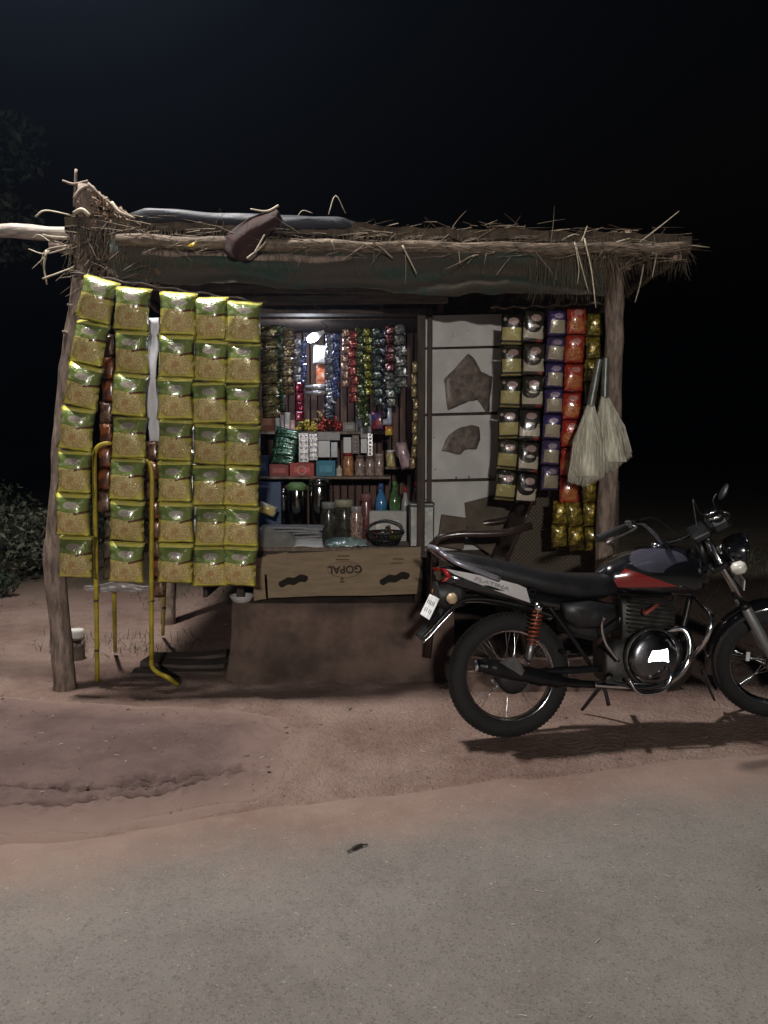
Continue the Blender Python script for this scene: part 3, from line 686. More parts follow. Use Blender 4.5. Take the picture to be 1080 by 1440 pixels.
# stone with whitewashed top, wooden plank slab, bowl
sb = G(108, 925); s_ = empty('boundary_stone', sb, 'short stone stub with whitewashed top on the dirt beside the left post', 'stone')
def stone(z0, z1, r0, r1, sd):
    rings = []
    for i in range(5):
        t = i / 4; r_ = r0 + (r1 - r0) * t; rings.append([Vector((r_ * (1 + .12 * mn.noise(Vector((math.cos(a) * 1.5, math.sin(a) * 1.5, t + sd)))) * math.cos(a) * (1.1 if abs(math.cos(a)) > .5 else 1), r_ * math.sin(a), z0 + (z1 - z0) * t)) for a in [2 * math.pi * k / 10 for k in range(10)]])
    return MB().loft(rings)
stone(-.05, .13, .052, .05, 0).build('stone_body', mat('stone', (.19, .145, .12), .9, bmp=.6), s_); stone(.13, .195, .053, .043, 3).build('white_top', mat('whitewash', (.55, .52, .48), .9, var=.25, bmp=.5), s_)
p = G(250, 950); sl = MB()
DT = mat('dark_timber', (.075, .055, .044), .9, var=.5, scale=4, bmp=.8, bscale=20, stretch=(1, 6, 6))
tpile = empty('plank_pile', p + Vector((0, .2, 0)), 'low pile of dark warped planks on the ground beneath the snack curtain', 'planks')
for k, (dx, dy, dz_, ln, wd, az) in enumerate(((0, .06, .012, .58, .13, 4), (.03, .21, .012, .62, .14, -3), (-.02, .36, .013, .5, .13, 6), (.02, .12, .042, .54, .14, -6), (.0, .30, .042, .48, .12, 9))):
    cz, sz = math.cos(R(az)), math.sin(R(az))
    def pf(s_, u, v): x, y = (u - .5) * ln, (v - .5) * wd * (1 + .12 * mn.noise(Vector((u * 4, k, 0)))); return (dx + x * cz - y * sz, dy - .2 + x * sz + y * cz, dz_ + s_ * .011 + .014 * (2 * u - 1) ** 2 * (k > 2) + .003 * mn.noise(Vector((u * 5, v * 2, k))))
    m_ = MB(); m_.grid(lambda u, v: pf(1, u, v), 12, 3, False); m_.grid(lambda u, v: pf(-1, u, v), 12, 3, False)
    for e in (0, 1): m_.grid(lambda u, v: pf(2 * v - 1, u, e), 12, 1, False); m_.grid(lambda u, v: pf(2 * v - 1, e, u), 3, 1, False)
    m_.build('plank', DT, tpile)
p = W(340, 833, 5.06); p.z = .424
o = MB().lathe([(.035, 0), (.06, .012), (.078, .045), (.08, .05), (.074, .045), (.055, .014), (0, .010)], 24).build('enamel_bowl', mat('enamel', (.55, .54, .52), .3, var=.1, bmp=0, coat=.5)); o.location = p; tag(o, 'small white enamel bowl on the mud wall beside the cardboard', 'bowl')
# ------------------------------------------------------------------ hanging goods
def pillow(name, w, h, t, m, nx=8, nz=10, seed=0, sharp=1.0, pinch=.10):
    rng = random.Random(seed); ph = [rng.uniform(0, 6.28) for _ in range(6)]
    mb = MB()
    def prof(u, v):
        a = max(0, 1 - abs(u) ** 2.6) ** .6; tt = (1 - v) / 2
        if tt < .09: p = .42 * (tt / .09) ** .65; a = max(0, 1 - abs(u) ** 8) ** .5
        else:
            q = (tt - .09) / .91; p = .42 * (1 - q) ** .7 + .80 * math.sin(math.pi * min(1, max(0, q)) ** .8) ** .8 if 0 < q < 1 else (.42 if q <= 0 else 0)
            k_ = min(1, q * 6); a = a * k_ + (1 - k_) * max(0, 1 - abs(u) ** 8) ** .5
        return a * p
    def side(sg):
        def f(i, j):
            u, v = -1 + 2 * i, -1 + 2 * j
            x = u * w / 2 * (1 - pinch * max(0, 1 - v * v) ** .8)
            z = v * h / 2
            cr_ = .0035 * math.sin(u * 7 + ph[0] + v * 2) * (abs(v) ** 3) + .004 * mn.noise(Vector((u * 2.2 + ph[1], v * 2.2 + ph[2], sg))) * (1 - abs(v))
            return (x, (-t * sharp if sg > 0 else t * .45) * prof(u, v) + cr_ * (w / .19), z)
        return f
    mb.grid(side(1), nx, nz); mb.grid(side(-1), nx, nz)
    me = mb.mesh(name, m); bm = bmesh.new(); bm.from_mesh(me); bmesh.ops.remove_doubles(bm, verts=bm.verts[:], dist=w * .004)
    bmesh.ops.recalc_face_normals(bm, faces=bm.faces[:]); bm.to_mesh(me); bm.free(); return me
def strip(name, label, cat, group, tops, Y, meshes, n, part_name='packet', yaw=9, tilt=5, dy=.012, hook=True, h0=None):
    """a hanging strip: n pieces spread along a pixel polyline in the plane Y"""
    P = [W(a, b, Y) for a, b in tops]; L = [0]
    for a, b in zip(P, P[1:]): L.append(L[-1] + (b - a).length)
    def at(s):
        for i in range(len(P) - 1):
            if s <= L[i + 1] or i == len(P) - 2: return P[i].lerp(P[i + 1], (s - L[i]) / (L[i + 1] - L[i]))
    root = empty(name, P[0], label, cat, group); H = L[-1] / n
    for i in range(n):
        a, b = at(L[-1] * i / n), at(L[-1] * (i + 1) / n); c = (a + b) / 2; d = b - a
        sc_ = (H / h0) if h0 else 1
        o = inst(part_name, random.choice(meshes), root, c - P[0] + Vector((rn(-.006, .006), rn(-dy, dy) * .5, 0)), (R(rn(-tilt, tilt) * 1.6 - 2), (math.atan2(-d.x, -d.z) if abs(d.z) > 1e-6 else 0) + R(rn(-3, 3)), R(rn(-yaw, yaw))), (1, 1, sc_))
    if hook: rel(root, MB().tube([P[0] + Vector((0, 0, -.004)), P[0] + Vector((0, .004, .012)), P[0] + Vector((0, .03, .02))], .0016, 4)).build('hanger', KMETAL, root)
    return root
# --- noodle packets
PW, PH = .210, .246
def noodle(nt, u, v, vec):
    n1 = noise(nt, vec, 52, 3, .6, 3.5); n2 = noise(nt, vec, 26, 2, .5, 1)
    food = mixc(nt, n1.step(.42, .6), (.40, .30, .10), (.84, .72, .34))
    food = mixc(nt, ell(u, v, .05, -.5, .3, .28) * n2.step(.45, .6) * .8, food, (.50, .27, .12))
    col = mixc(nt, ell(u, v, 0, -.40, .80, .56), (.62, .56, .12), (.46, .32, .09))
    nd = n2 * .5 - .25
    col = mixc(nt, ell(u + nd, v + nd * .6, 0, -.36, .84, .56), col, food)
    grn = mixc(nt, noise(nt, vec, 12, 2).step(.4, .6), (.13, .185, .05), (.23, .285, .085))
    top = v.gt(.14 + .0) * 1
    col = mixc(nt, (v + (u * 1.6).sin() * .05).gt(.12), col, grn)
    col = mixc(nt, ell(u, v, .08, .46, .40, .17), col, (.33, .29, .24))
    col = mixc(nt, ell(u, v, .08, .46, .28, .10) * n1.step(.45, .55) * .6, col, (.2, .2, .14))
    col = mixc(nt, ell(u, v, -.62, .32, .15, .11), col, (.26, .31, .14))
    col = mixc(nt, ((v - .12 - (u - .6) * .22).abs().lt(.05)) * u.gt(.25) * u.lt(.98), col, (.13, .03, .015))
    col = mixc(nt, v.gt(.80) + v.lt(-.88), col, (.80, .74, .14))
    col = mixc(nt, (v - .87).abs().lt(.035) * (u * 22).sin().gt(-.2) * (1 - ((u * 5).sin().gt(.4))), col, (.75, .68, .40))
    return col
NM = packmat('noodle_packet', PW / 2, PH / 2, noodle, .12, .26, True)
NP = [pillow('noodle_packet', PW, PH, .056, NM, 12, 20, s, 1, .10) for s in range(5)]
gN = 'noodle packet strips on the front rail'
strip('packet_strip', 'green and yellow noodle packet strip hanging against the crooked left post', 'packet strip', gN, ((142, 391), (128, 460), (121, 518), (110, 578), (107, 640), (104, 695), (105, 754), (106, 812)), 4.50, NP, 7, h0=PH)
strip('packet_strip', 'green and yellow noodle packet strip hanging just left of the white foam strip', 'packet strip', gN, ((187, 404), (184, 470), (183, 535), (181, 590), (180, 648), (179, 704), (179, 762), (178, 819)), 4.48, NP, 7, h0=PH)
strip('packet_strip', 'green and yellow noodle packet strip hanging just right of the white foam strip', 'packet strip', gN, ((250, 411), (249, 480), (247, 545), (247, 600), (246, 657), (247, 713), (247, 768), (247, 820)), 4.50, NP, 7, h0=PH)
strip('packet_strip', 'middle noodle packet strip of the three side by side on the curtain', 'packet strip', gN, ((297, 418), (297, 485), (296, 548), (296, 605), (296, 660), (297, 716), (296, 770), (296, 824)), 4.515, NP, 7, h0=PH)
strip('packet_strip', 'green and yellow noodle packet strip hanging at the kiosk opening end of the curtain', 'packet strip', gN, ((343, 423), (343, 488), (342, 550), (342, 607), (341, 662), (340, 717), (339, 770), (338, 823)), 4.50, NP, 7, h0=PH)
# white foam strip, dull pouches in the gaps
def ribbon(px, Y, wv, m, name, label, cat, th=.004, n=26, amp=.02, group=None):
    P = cr([W(a, b, Y) for a, b in px], 6); m_ = len(P); mb = MB()
    def f(u, v):
        k = min(m_ - 1, int(round(u * (m_ - 1)))); ww = wv * (1 + .22 * math.sin(k * .55) + .12 * mn.noise(Vector((k * .4, 0, 2))))
        return P[k] + Vector(((v - .5) * ww, amp * math.sin(k * .5) * .5 + .006 * math.sin(v * 5), 0))
    mb.grid(f, m_ - 1, 4); o = mb.build(name, m, origin=P[0]); o.modifiers.new('s', 'SOLIDIFY').thickness = th; return tag(o, label, cat, group)
ribbon(((216, 447), (215, 500), (214, 560), (217, 620)), 4.53, .060, mat('white_foam', (.66, .65, .68), .5, var=.06, bmp=.3), 'foam_strip', 'narrow white backing strip hanging between the noodle packets', 'backing strip')
SLV = foil('silver_film', (.42, .42, .45), (.62, .62, .64), 20, .5, .3)
BRN = foil('brown_film_pack', (.07, .03, .02), (.17, .09, .05), 22, .2, .35)
ORG = foil('orange_pack', (.30, .08, .015), (.09, .03, .015), 16, .2, .35)
DKP = foil('dark_pack', (.06, .045, .03), (.12, .09, .06), 16, .2, .35)
SW = .1
PK = {}
def sach(key, m, w=.05, h=.066, t=.0055, nx=6, nz=6):
    if key not in PK: PK[key] = [pillow('sachet', w, h, t, m, nx, nz, s, 1, .05) for s in range(2)]
    return PK[key]
strip('pouch_strip', 'strip of brown and orange pouches behind the yellow folding stand', 'pouch strip', 'pouch strips in the gaps of the curtain', ((150, 470), (151, 540), (149, 640), (147, 720)), 4.60, sach('orgbrn', ORG, .075, .12, .009) + sach('brn', BRN, .075, .12, .009), 8, h0=.12)
strip('pouch_strip', 'long strip of dark pouches with silver seams behind the packets', 'pouch strip', 'pouch strips in the gaps of the curtain', ((160, 640), (158, 720), (156, 815)), 4.62, sach('dk', DKP, .09, .12, .010), 6, h0=.12)
strip('pouch_strip', 'strip of maroon and orange pouches beside the bent yellow leg', 'pouch strip', 'pouch strips in the gaps of the curtain', ((212, 620), (214, 700), (222, 840)), 4.60, sach('orgbrn', ORG) + sach('brn', BRN), 8, h0=.12)
strip('pouch_strip', 'narrow silver-edged strip between the third and fourth noodle strips', 'pouch strip', 'pouch strips in the gaps of the curtain', ((272, 470), (271, 640), (272, 790)), 4.56, sach('slv', SLV, .05, .13, .008), 10, h0=.13)
strip('pouch_strip', 'narrow silver-edged strip between the fourth and fifth noodle strips', 'pouch strip', 'pouch strips in the gaps of the curtain', ((320, 475), (319, 640), (318, 800)), 4.56, sach('slv', SLV), 10, h0=.13)
# --- snack strips on the right
QW, QH = .138, .176
def oval_top(nt, u, v, col, c=(.42, .28, .27), cv=.52): return mixc(nt, ell(u, v, .12, cv, .46, .22), col, c)
def p_yel(nt, u, v, vec):
    col = mixc(nt, rect(u, v, -.82, .82, -.68, .12), (.012, .010, .008), (.46, .40, .16)); col = mixc(nt, noise(nt, vec, 60, 3).step(.5, .62) * rect(u, v, -.6, .6, -.55, 0) * .5, col, (.55, .45, .25))
    col = oval_top(nt, u, v, col); col = mixc(nt, ell(u, v, -.62, .62, .14, .1), col, (.4, .36, .25)); return mixc(nt, (v + .88).abs().lt(.06), col, (.34, .27, .10))
def p_wht(nt, u, v, vec):
    col = mixc(nt, rect(u, v, -.85, .9, -.72, .05) * (1 - ell(u, v, -.1, .0, .75, .38)), (.012, .009, .010), (.62, .55, .44))
    col = mixc(nt, ell(u, v, .05, .02, .4, .09), col, (.5, .45, .4)); col = oval_top(nt, u, v, col); return mixc(nt, rect(u, v, .35, 1, -1, -.75), col, (.22, .012, .02))
def p_pur(nt, u, v, vec):
    col = mixc(nt, rect(u, v, -.7, .8, -.78, .2), (.045, .025, .13), (.40, .34, .24)); col = mixc(nt, noise(nt, vec, 60, 3).step(.5, .62) * .4 * v.lt(.1), col, (.28, .2, .12)); return oval_top(nt, u, v, col, (.36, .27, .36))
def p_red(nt, u, v, vec):
    n = noise(nt, vec, 85, 3, .6, 1); col = mixc(nt, ell(u, v, 0, -.3, .8, .5), (.42, .022, .012), mixc(nt, n.step(.4, .6), (.36, .06, .012), (.60, .21, .05))); return oval_top(nt, u, v, col, (.55, .24, .2), .55)
def p_gold(nt, u, v, vec):
    n = noise(nt, vec, 40, 3, .6, 1); return mixc(nt, n.step(.4, .62), (.10, .075, .012), (.46, .33, .03))
gS = 'snack strips on the side rail'
def smesh(nm, fn, w=QW, h=QH, metal=.1): return [pillow(nm, w, h, .022, packmat(nm, w / 2, h / 2, fn, metal, .3), 9, 11, s, 1, .07) for s in range(3)]
strip('packet_strip', 'black snack packet strip with yellow panels hanging next to the white boards', 'packet strip', gS, ((721, 441), (718, 530), (716, 620), (711, 705)), 4.90, smesh('yellow_panel_packet', p_yel), 6, h0=QH)
strip('packet_strip', 'black snack packet strip with white crescents beside the purple strip', 'packet strip', gS, ((753, 436), (748, 530), (745, 620), (738, 710)), 4.88, smesh('white_panel_packet', p_wht), 6, h0=QH)
strip('packet_strip', 'purple snack packet strip with cream panels beside the red strip', 'packet strip', gS, ((783, 436), (779, 530), (776, 610), (772, 690)), 4.885, smesh('purple_packet', p_pur, .118), 7, h0=QH)
strip('packet_strip', 'bright red snack packet strip partly hidden by the grass brooms', 'packet strip', gS, ((811, 431), (807, 530), (803, 610), (800, 708)), 4.87, smesh('red_packet', p_red, .124), 7, h0=QH)
GD = smesh('gold_packet', p_gold, .10, .16, .4)
strip('packet_strip', 'thin gold wrapper strip beside the red packets, above the brooms', 'packet strip', gS, ((836, 440), (834, 520), (831, 600)), 4.92, GD, 5, h0=.16)
strip('packet_strip', 'gold wrapper strip dangling low beside the right stall post', 'packet strip', gS, ((828, 672), (830, 720), (833, 775)), 4.86, GD, 3, h0=.16)
strip('packet_strip', 'gold wrapper strip dangling low under the red packets', 'packet strip', gS, ((806, 704), (810, 735), (812, 775)), 4.86, GD, 2, h0=.16)
strip('packet_strip', 'gold wrapper strip dangling low near the woven mat', 'packet strip', gS, ((788, 704), (786, 735), (788, 770)), 4.88, GD, 2, h0=.16)
# --- grass brooms
BR = mat('broom_grass', (.72, .68, .55), .7, var=.3, scale=10, bmp=.5, bscale=30, stretch=(8, 8, 1)); BH = mat('broom_binding', (.16, .17, .15), .35, .3, var=.3)
def broom(ht, neck, ends, Y, label):
    top, nk = W(ht[0], ht[1], Y), W(neck[0], neck[1], Y); root = empty('grass_broom', top, label, 'broom', 'grass brooms on the right post')
    d = nk - top; m = MB(); k = 40
    m.tube([top + d * (i / k) for i in range(k + 1)], [.017 + .003 * (i % 2) + .006 * i / k for i in range(k + 1)], 10); rel(root, m).build('handle', BH, root)
    cc = sum((W(a, b, Y) for a, b in ends), Vector()) / len(ends)
    core = MB(); rings = []
    for i in range(9):
        t = i / 8; c = nk.lerp(cc, t * .93); hw = .024 + (abs(W(ends[-1][0], 0, Y).x - W(ends[0][0], 0, Y).x) / 2 * .82 - .024) * t ** .8
        rings.append([c + Vector((hw * math.cos(a), (.022 + .02 * t) * math.sin(a), 0)) for a in [2 * math.pi * q / 14 for q in range(14)]])
    core.loft(rings); rel(root, core).build('bristle_core', BR, root)
    s = MB()
    for _ in range(750):
        t = random.random(); j = min(len(ends) - 2, int(t * (len(ends) - 1))); q = t * (len(ends) - 1) - j
        e = W(ends[j][0] + (ends[j + 1][0] - ends[j][0]) * q, ends[j][1] + (ends[j + 1][1] - ends[j][1]) * q + rn(-8, 3), Y + rn(-.045, .045))
        a = nk + Vector(((t - .5) * .04, rn(-.02, .02), rn(-.01, .01))); mid = a.lerp(e, .5) + Vector(((t - .5) * .05, rn(-.02, .02), rn(-.01, .01)))
        s.tube([a, mid, e], [.0022, .002, .0006], 3, cap=False)
    tag(rel(root, s).build('bristles', BR, root), kind='stuff')
broom((843, 505), (830, 572), ((798, 676), (822, 682), (850, 670)), 4.66, 'grass broom with dark ribbed handle overlapping the red packets')
broom((852, 503), (850, 560), ((836, 668), (862, 660), (889, 640)), 4.69, 'grass broom with dark ribbed handle hanging against the right post')
rel(st, MB().tube([W(846, 498, 4.73), W(848, 506, 4.655)], .004, 5)).build('nail', KMETAL, st)

# ------------------------------------------------------------------ goods inside the kiosk
# LED bulb with its light
bp = W(438, 476, 5.30); bl = empty('led_bulb', bp, 'lit white bulb hanging inside the kiosk among the sachets', 'bulb')
Mq = Matrix.Rotation(R(62), 4, 'Y')
MB().lathe([(.004, -.03), (.016, -.026), (.026, -.005), (.027, .02), (.022, .04)], 16, Mq).build('glass', mat('bulb_glow', (1, 1, 1), .4, var=0, bmp=0, emit=(.80, .88, 1), es=35), bl)
MB().lathe([(.02, .041), (.017, .07), (.013, .072), (.013, .095)], 12, Mq).build('socket', WHITEP, bl)
rel(bl, MB().tube(cr([bp + Vector((.085, 0, .045)), bp + Vector((.10, .02, .08)), Vector((bp.x + .06, bp.y + .05, 2.228))], 5), .003, 5)).build('wire', KMETAL, bl)
pl = bpy.data.lights.new('bulb_light', 'POINT'); pl.energy = 6; pl.shadow_soft_size = .035; pl.color = (.80, .88, 1)
plo = bpy.data.objects.new('bulb_light', pl); C.objects.link(plo); plo.parent = bl; plo.location = (-.05, -.015, -.035)
rail = W(480, 452, 5.16)
part('hanging_rail', MB().tube([(KX0, 5.17, rail.z + .02), (KX1, 5.17, rail.z + .02)], .008, 7), WOOD, kk)
gI = 'sachet strips hung across the kiosk opening'
FC = {'olive': ((.10, .09, .03), (.26, .22, .10)), 'dkgreen': ((.02, .045, .025), (.05, .09, .05)), 'gold': ((.14, .10, .05), (.33, .26, .14)), 'silverblue': ((.20, .22, .30), (.45, .47, .55)), 'blue': ((.04, .06, .22), (.20, .26, .52)),
      'navy': ((.02, .025, .06), (.25, .28, .38)), 'tan': ((.30, .17, .13), (.42, .28, .22)), 'red': ((.34, .04, .035), (.50, .17, .14)), 'green': ((.045, .075, .02), (.13, .17, .06)), 'lime': ((.14, .15, .015), (.30, .30, .04)), 'teal': ((.03, .06, .055), (.16, .22, .20)),
      'maroon': ((.10, .02, .03), (.24, .10, .11)), 'grey': ((.13, .15, .14), (.34, .36, .35)), 'magenta': ((.34, .015, .06), (.22, .02, .05)), 'black': ((.01, .01, .014), (.08, .08, .12))}
SM = {k: sach('s_' + k, foil('sachet_' + k, *v, 70, .6, .20, 1.0)) for k, v in FC.items()}
HS = [('olive', 376, 458, 382, 588, 5.13, 8, .095, 'olive gold'), ('dkgreen', 391, 457, 392, 580, 5.17, 10, .075, 'dark green'), ('gold', 406, 461, 405, 556, 5.13, 7, .060, 'dull gold'), ('silverblue', 420, 477, 419, 538, 5.15, 5, .045, 'silver and blue'), ('magenta', 421, 538, 421, 592, 5.17, 4, .045, 'magenta'), ('blue', 428, 478, 426, 545, 5.19, 6, .028, 'thin blue'),
      ('silverblue', 464, 470, 463, 578, 5.14, 10, .045, 'silver blue'), ('blue', 473, 468, 472, 560, 5.13, 8, .040, 'bright blue'), ('navy', 466, 560, 464, 590, 5.14, 3, .055, 'navy and silver'), ('tan', 487, 462, 486, 545, 5.15, 7, .040, 'pinkish tan'), ('red', 496, 464, 498, 566, 5.13, 8, .045, 'bright red'),
      ('green', 505, 460, 508, 590, 5.16, 12, .045, 'leaf green'), ('lime', 517, 461, 520, 556, 5.14, 8, .040, 'yellow green'), ('teal', 529, 461, 532, 570, 5.13, 9, .050, 'grey teal'), ('black', 538, 462, 541, 590, 5.17, 10, .035, 'glossy black'), ('maroon', 548, 457, 549, 522, 5.13, 5, .050, 'maroon'), ('grey', 549, 522, 550, 572, 5.13, 4, .050, 'silver grey'),
      ('grey', 562, 456, 566, 545, 5.15, 6, .060, 'grey green'), ('teal', 557, 462, 560, 555, 5.18, 8, .04, 'dark teal'), ('green', 512, 468, 515, 600, 5.19, 11, .035, 'narrow dark green')]
for k, a, b, c_, d_, Y, n, wd, nm in HS:
    base = SM[k]; r_ = strip('sachet_strip', nm + ' sachet strip hanging across the kiosk opening', 'sachet strip', gI, ((a, b), ((a + c_) / 2 + rn(-1, 1), (b + d_) / 2), (c_, d_)), Y, base, n, 'sachet', 24, 14, .012, True, .066)
    for ch in r_.children:
        if ch.name.startswith('sachet'): ch.scale.x = wd / .05 * 1.25
strip('sachet_strip', 'gold wrapper chain dangling beside the dark door post of the kiosk', 'sachet strip', gI, ((583, 508), (584, 580), (581, 660)), 5.0, sach('s_gold2', foil('sachet_gold2', (.30, .22, .08), (.5, .42, .25), 60, .5, .25), .034, .07, .012), 9, 'sachet', 14, 8, .01, True, .07)
# loose hanging packs
def pack(name, label, cat, px, Y, w, h, m, t=.02, rot=0, group=None):
    o = inst(name, pillow(name, w, h, t, m, 8, 8, int(px[0]), 1, .04), None, W(px[0], px[1], Y), (R(-4), R(rot), R(rn(-6, 6)))); return tag(o, label, cat, group)
WHT = foil('white_pack', (.62, .62, .62), (.75, .75, .76), 12, .1, .3)
pack('white_pouch', 'white plastic pouch glowing right below the kiosk bulb', 'pouch', (451, 499), 5.34, .10, .125, WHT, .018, 3)
pack('orange_pouch', 'orange printed pouch hanging under the white pouch', 'pouch', (452, 528), 5.36, .075, .145, foil('orange_bright', (.55, .12, .04), (.60, .30, .18), 30, .15, .3), .015)
for y_ in (545, 553): tag(MB().tube([W(430, y_, 5.33), W(447, y_ - 1, 5.31), W(466, y_ - 2, 5.33)], [.014, .018, .014], 9).build('foil_roll', SLV, origin=W(447, y_, 5.33)), 'silver foil wrapped roll lying under the orange pouch, ' + ('upper' if y_ == 545 else 'lower') + ' of two', 'roll', 'foil rolls')
pack('toy_pouch', 'blue and white pouch with orange tip hanging low by the shelves', 'pouch', (545, 583), 5.2, .062, .14, foil('bluewhite', (.30, .36, .55), (.55, .58, .66), 25, .2, .3), .015)
pack('orange_pouch', 'small orange and yellow pouch below the blue and white one', 'pouch', (547, 606), 5.2, .05, .06, foil('orange_tip', (.60, .10, .02), (.62, .45, .06), 10, .1, .3), .012)
pack('navy_pouch', 'navy and red pouch hanging behind the blue and white one', 'pouch', (532, 592), 5.3, .09, .12, foil('navyred', (.03, .04, .16), (.22, .02, .03), 14, .2, .3), .015)
pack('pink_pouch', 'crumpled pale pink pouch hanging near the door post', 'pouch', (568, 640), 5.12, .075, .18, foil('pink_pack', (.46, .33, .34), (.30, .19, .22), 14, .1, .4), .02, -14)
# shelf helpers
def on(px, Y, z): v = W(px, 650, Y); return Vector((v.x, Y, z))
def carton(name, label, px0, px1, ytop, Y, z, m, d=.10, group=None, cat='box', rot=0):
    a, b = on(px0, Y, z), on(px1, Y, z); h = max(.015, W((px0 + px1) / 2, ytop, Y).z - z)
    root = empty(name, ((a.x + b.x) / 2, Y + d / 2, z), label, cat, group, (0, 0, R(rot)))
    MB().box((0, 0, h / 2 + .0005), (b.x - a.x - .002, d, h), ch=.003).build('carton', m, root)
    if cat == 'box': MB().box((0, -d / 2 - .0008, h * .5), ((b.x - a.x) * .62, .0012, h * .42)).build('printed_panel', mat('panel_' + m.name, [min(1, c_ * 1.7 + .05) for c_ in m.node_tree.nodes['Mix'].inputs[6].default_value[:3]], .6, bmp=0) , root)
    return root
def jar(name, label, px, wpx, ytop, Y, z, m, lidm, group=None, cat='jar'):
    h = W(px, ytop, Y).z - z; r_ = wpx / 2 / F * (Y + .1)
    root = empty(name, on(px, Y, z), label, cat, group)
    MB().lathe([(r_ * .85, .001), (r_, .012), (r_, h * .68), (r_ * .80, h * .82), (r_ * .78, h * .86)], 18).build('jar_body', m, root)
    MB().lathe([(r_ * .84, h * .84), (r_ * .86, h * .98), (r_ * .8, h)], 18).build('lid', lidm, root); return root
def bottle(name, label, px, wpx, ytop, Y, z, m, capm, group=None):
    h = W(px, ytop, Y).z - z; r_ = wpx / 2 / F * (Y + .1); root = empty(name, on(px, Y, z), label, 'bottle', group)
    MB().lathe([(r_ * .9, .001), (r_, .01), (r_ * .93, h * .3), (r_ * .93, h * .45), (r_, h * .62), (r_ * .9, h * .72), (r_ * .5, h * .84), (r_ * .4, h * .9)], 16).build('bottle_body', m, root)
    MB().lathe([(r_ * .38, h * .9), (r_ * .38, h)], 12).build('cap', capm, root); return root
def cm(n, c, r_=.55): return mat('box_' + n, c, r_, var=.12, scale=20, bmp=.1)
g1, g2 = 'goods on the upper shelf', 'goods on the lower shelf'
Y1, Y2 = 5.62, 5.50
carton('carton_box', 'rust orange carton at the end of the upper shelf', 366, 387, 577, Y1, SH1, cm('rust', (.20, .075, .03)), .12, g1)
carton('carton_box', 'tall off-white carton next to the rust orange one', 387.5, 394, 577, Y1, SH1, cm('white', (.45, .43, .40)), .08, g1)
carton('carton_box', 'short pinkish white carton on the upper shelf', 394.5, 400, 584, Y1, SH1, cm('pinkwhite', (.42, .33, .30)), .08, g1)
carton('carton_box', 'slim tall white carton beside the striped carton', 400.5, 408, 580, Y1, SH1, cm('white2', (.48, .44, .40)), .08, g1)
carton('carton_box', 'small striped pink and white carton on the upper shelf', 408.5, 415, 591, Y1, SH1, cm('stripe', (.42, .25, .24)), .08, g1)
carton('carton_box', 'low grey carton on the upper shelf beside the red sweets', 482, 500, 594, Y1, SH1, cm('greyc', (.16, .14, .12)), .1, g1)
carton('carton_box', 'grey blue carton with dark stripes on the upper shelf', 512, 527, 582, Y1, SH1, cm('greyblue', (.20, .22, .30)), .1, g1)
carton('carton_box', 'silver topped box leaning at the shelf end behind red sweets', 500.5, 511, 586, Y1, SH1, cm('silverc', (.30, .29, .28), .3), .1, g1)
def heap(name, label, px0, px1, ytop, Y, z, m, n, sz):
    root = empty(name, on((px0 + px1) / 2, Y + .05, z), label, 'sweets', g1); me = pillow('sweet', sz, sz * .7, sz * .28, m, 4, 4, 3)
    for i in range(n):
        u = rn(-1, 1); x = u * (px1 - px0) / 2 / F * Y; hh = (W(500, ytop, Y).z - z) * (1 - u * u * .7)
        inst('sweet', me, root, (x, rn(-.04, .05), sz * .3 + rn(0, max(.002, hh - sz * .4))), (rn(0, 6), rn(0, 6), rn(0, 6)))
heap('sweet_heap', 'heap of yellow wrapped sweets on the upper shelf', 418, 446, 589, Y1, SH1, foil('sweet_yellow', (.50, .36, .03), (.60, .48, .10), 40, .2, .3), 40, .035)
heap('sweet_heap', 'heap of red wrapped sweets on the upper shelf', 448, 481, 582, Y1, SH1, foil('sweet_red', (.36, .02, .015), (.50, .08, .05), 40, .2, .3), 60, .035)
heap('sweet_heap', 'few dull brown wrapped sweets behind the red sweets', 440, 462, 574, Y1 + .09, SH1, foil('sweet_brown', (.22, .12, .06), (.36, .22, .12), 40, .2, .3), 24, .035)
# green sachet bundle and hung blister cards under the upper shelf
root = empty('sachet_bundle', on(398, 5.52, SH2 + .085), 'leaning bundle of glossy dark green sachets on top of the red cartons', 'sachet bundle', g2)
for i in range(11):
    inst('sachet', pillow('sachet', .185, .05, .012, foil('bundle_green', (.015, .06, .035), (.05, .14, .09), 40, .4, .22), 8, 5, i) if i == 0 else root.children[0].data, root, (.0 + .004 * i, rn(-.01, .01), .02 + i * .0195), (R(-20 + rn(-8, 8)), R(10 + rn(-4, 4)), R(rn(-5, 5))))
def card(label, px0, px1, y0, y1, Y, m, cells=None):
    a, b = W(px0, y0, Y), W(px1, y1, Y); root = empty('blister_card', (a.x, Y, b.z), label, 'card', 'cards hung below the upper shelf')
    MB().box(((b.x - a.x) / 2, 0, (a.z - b.z) / 2), (b.x - a.x, .003, a.z - b.z), ch=.001).build('card', m, root)
    if cells:
        r_, c_ = cells; me = MB().lathe([(.009, 0), (.007, .004), (0, .006)], 10, Matrix.Rotation(R(90), 4, 'X')).mesh('blister', SLV)
        for i in range(r_):
            for j in range(c_): inst('blister', me, root, ((b.x - a.x) * (j + .5) / c_, -.0018, (a.z - b.z) * (i + .5) / r_))
SC = mat('silver_card', (.40, .38, .38), .3, .5, var=.15, bmp=.3)
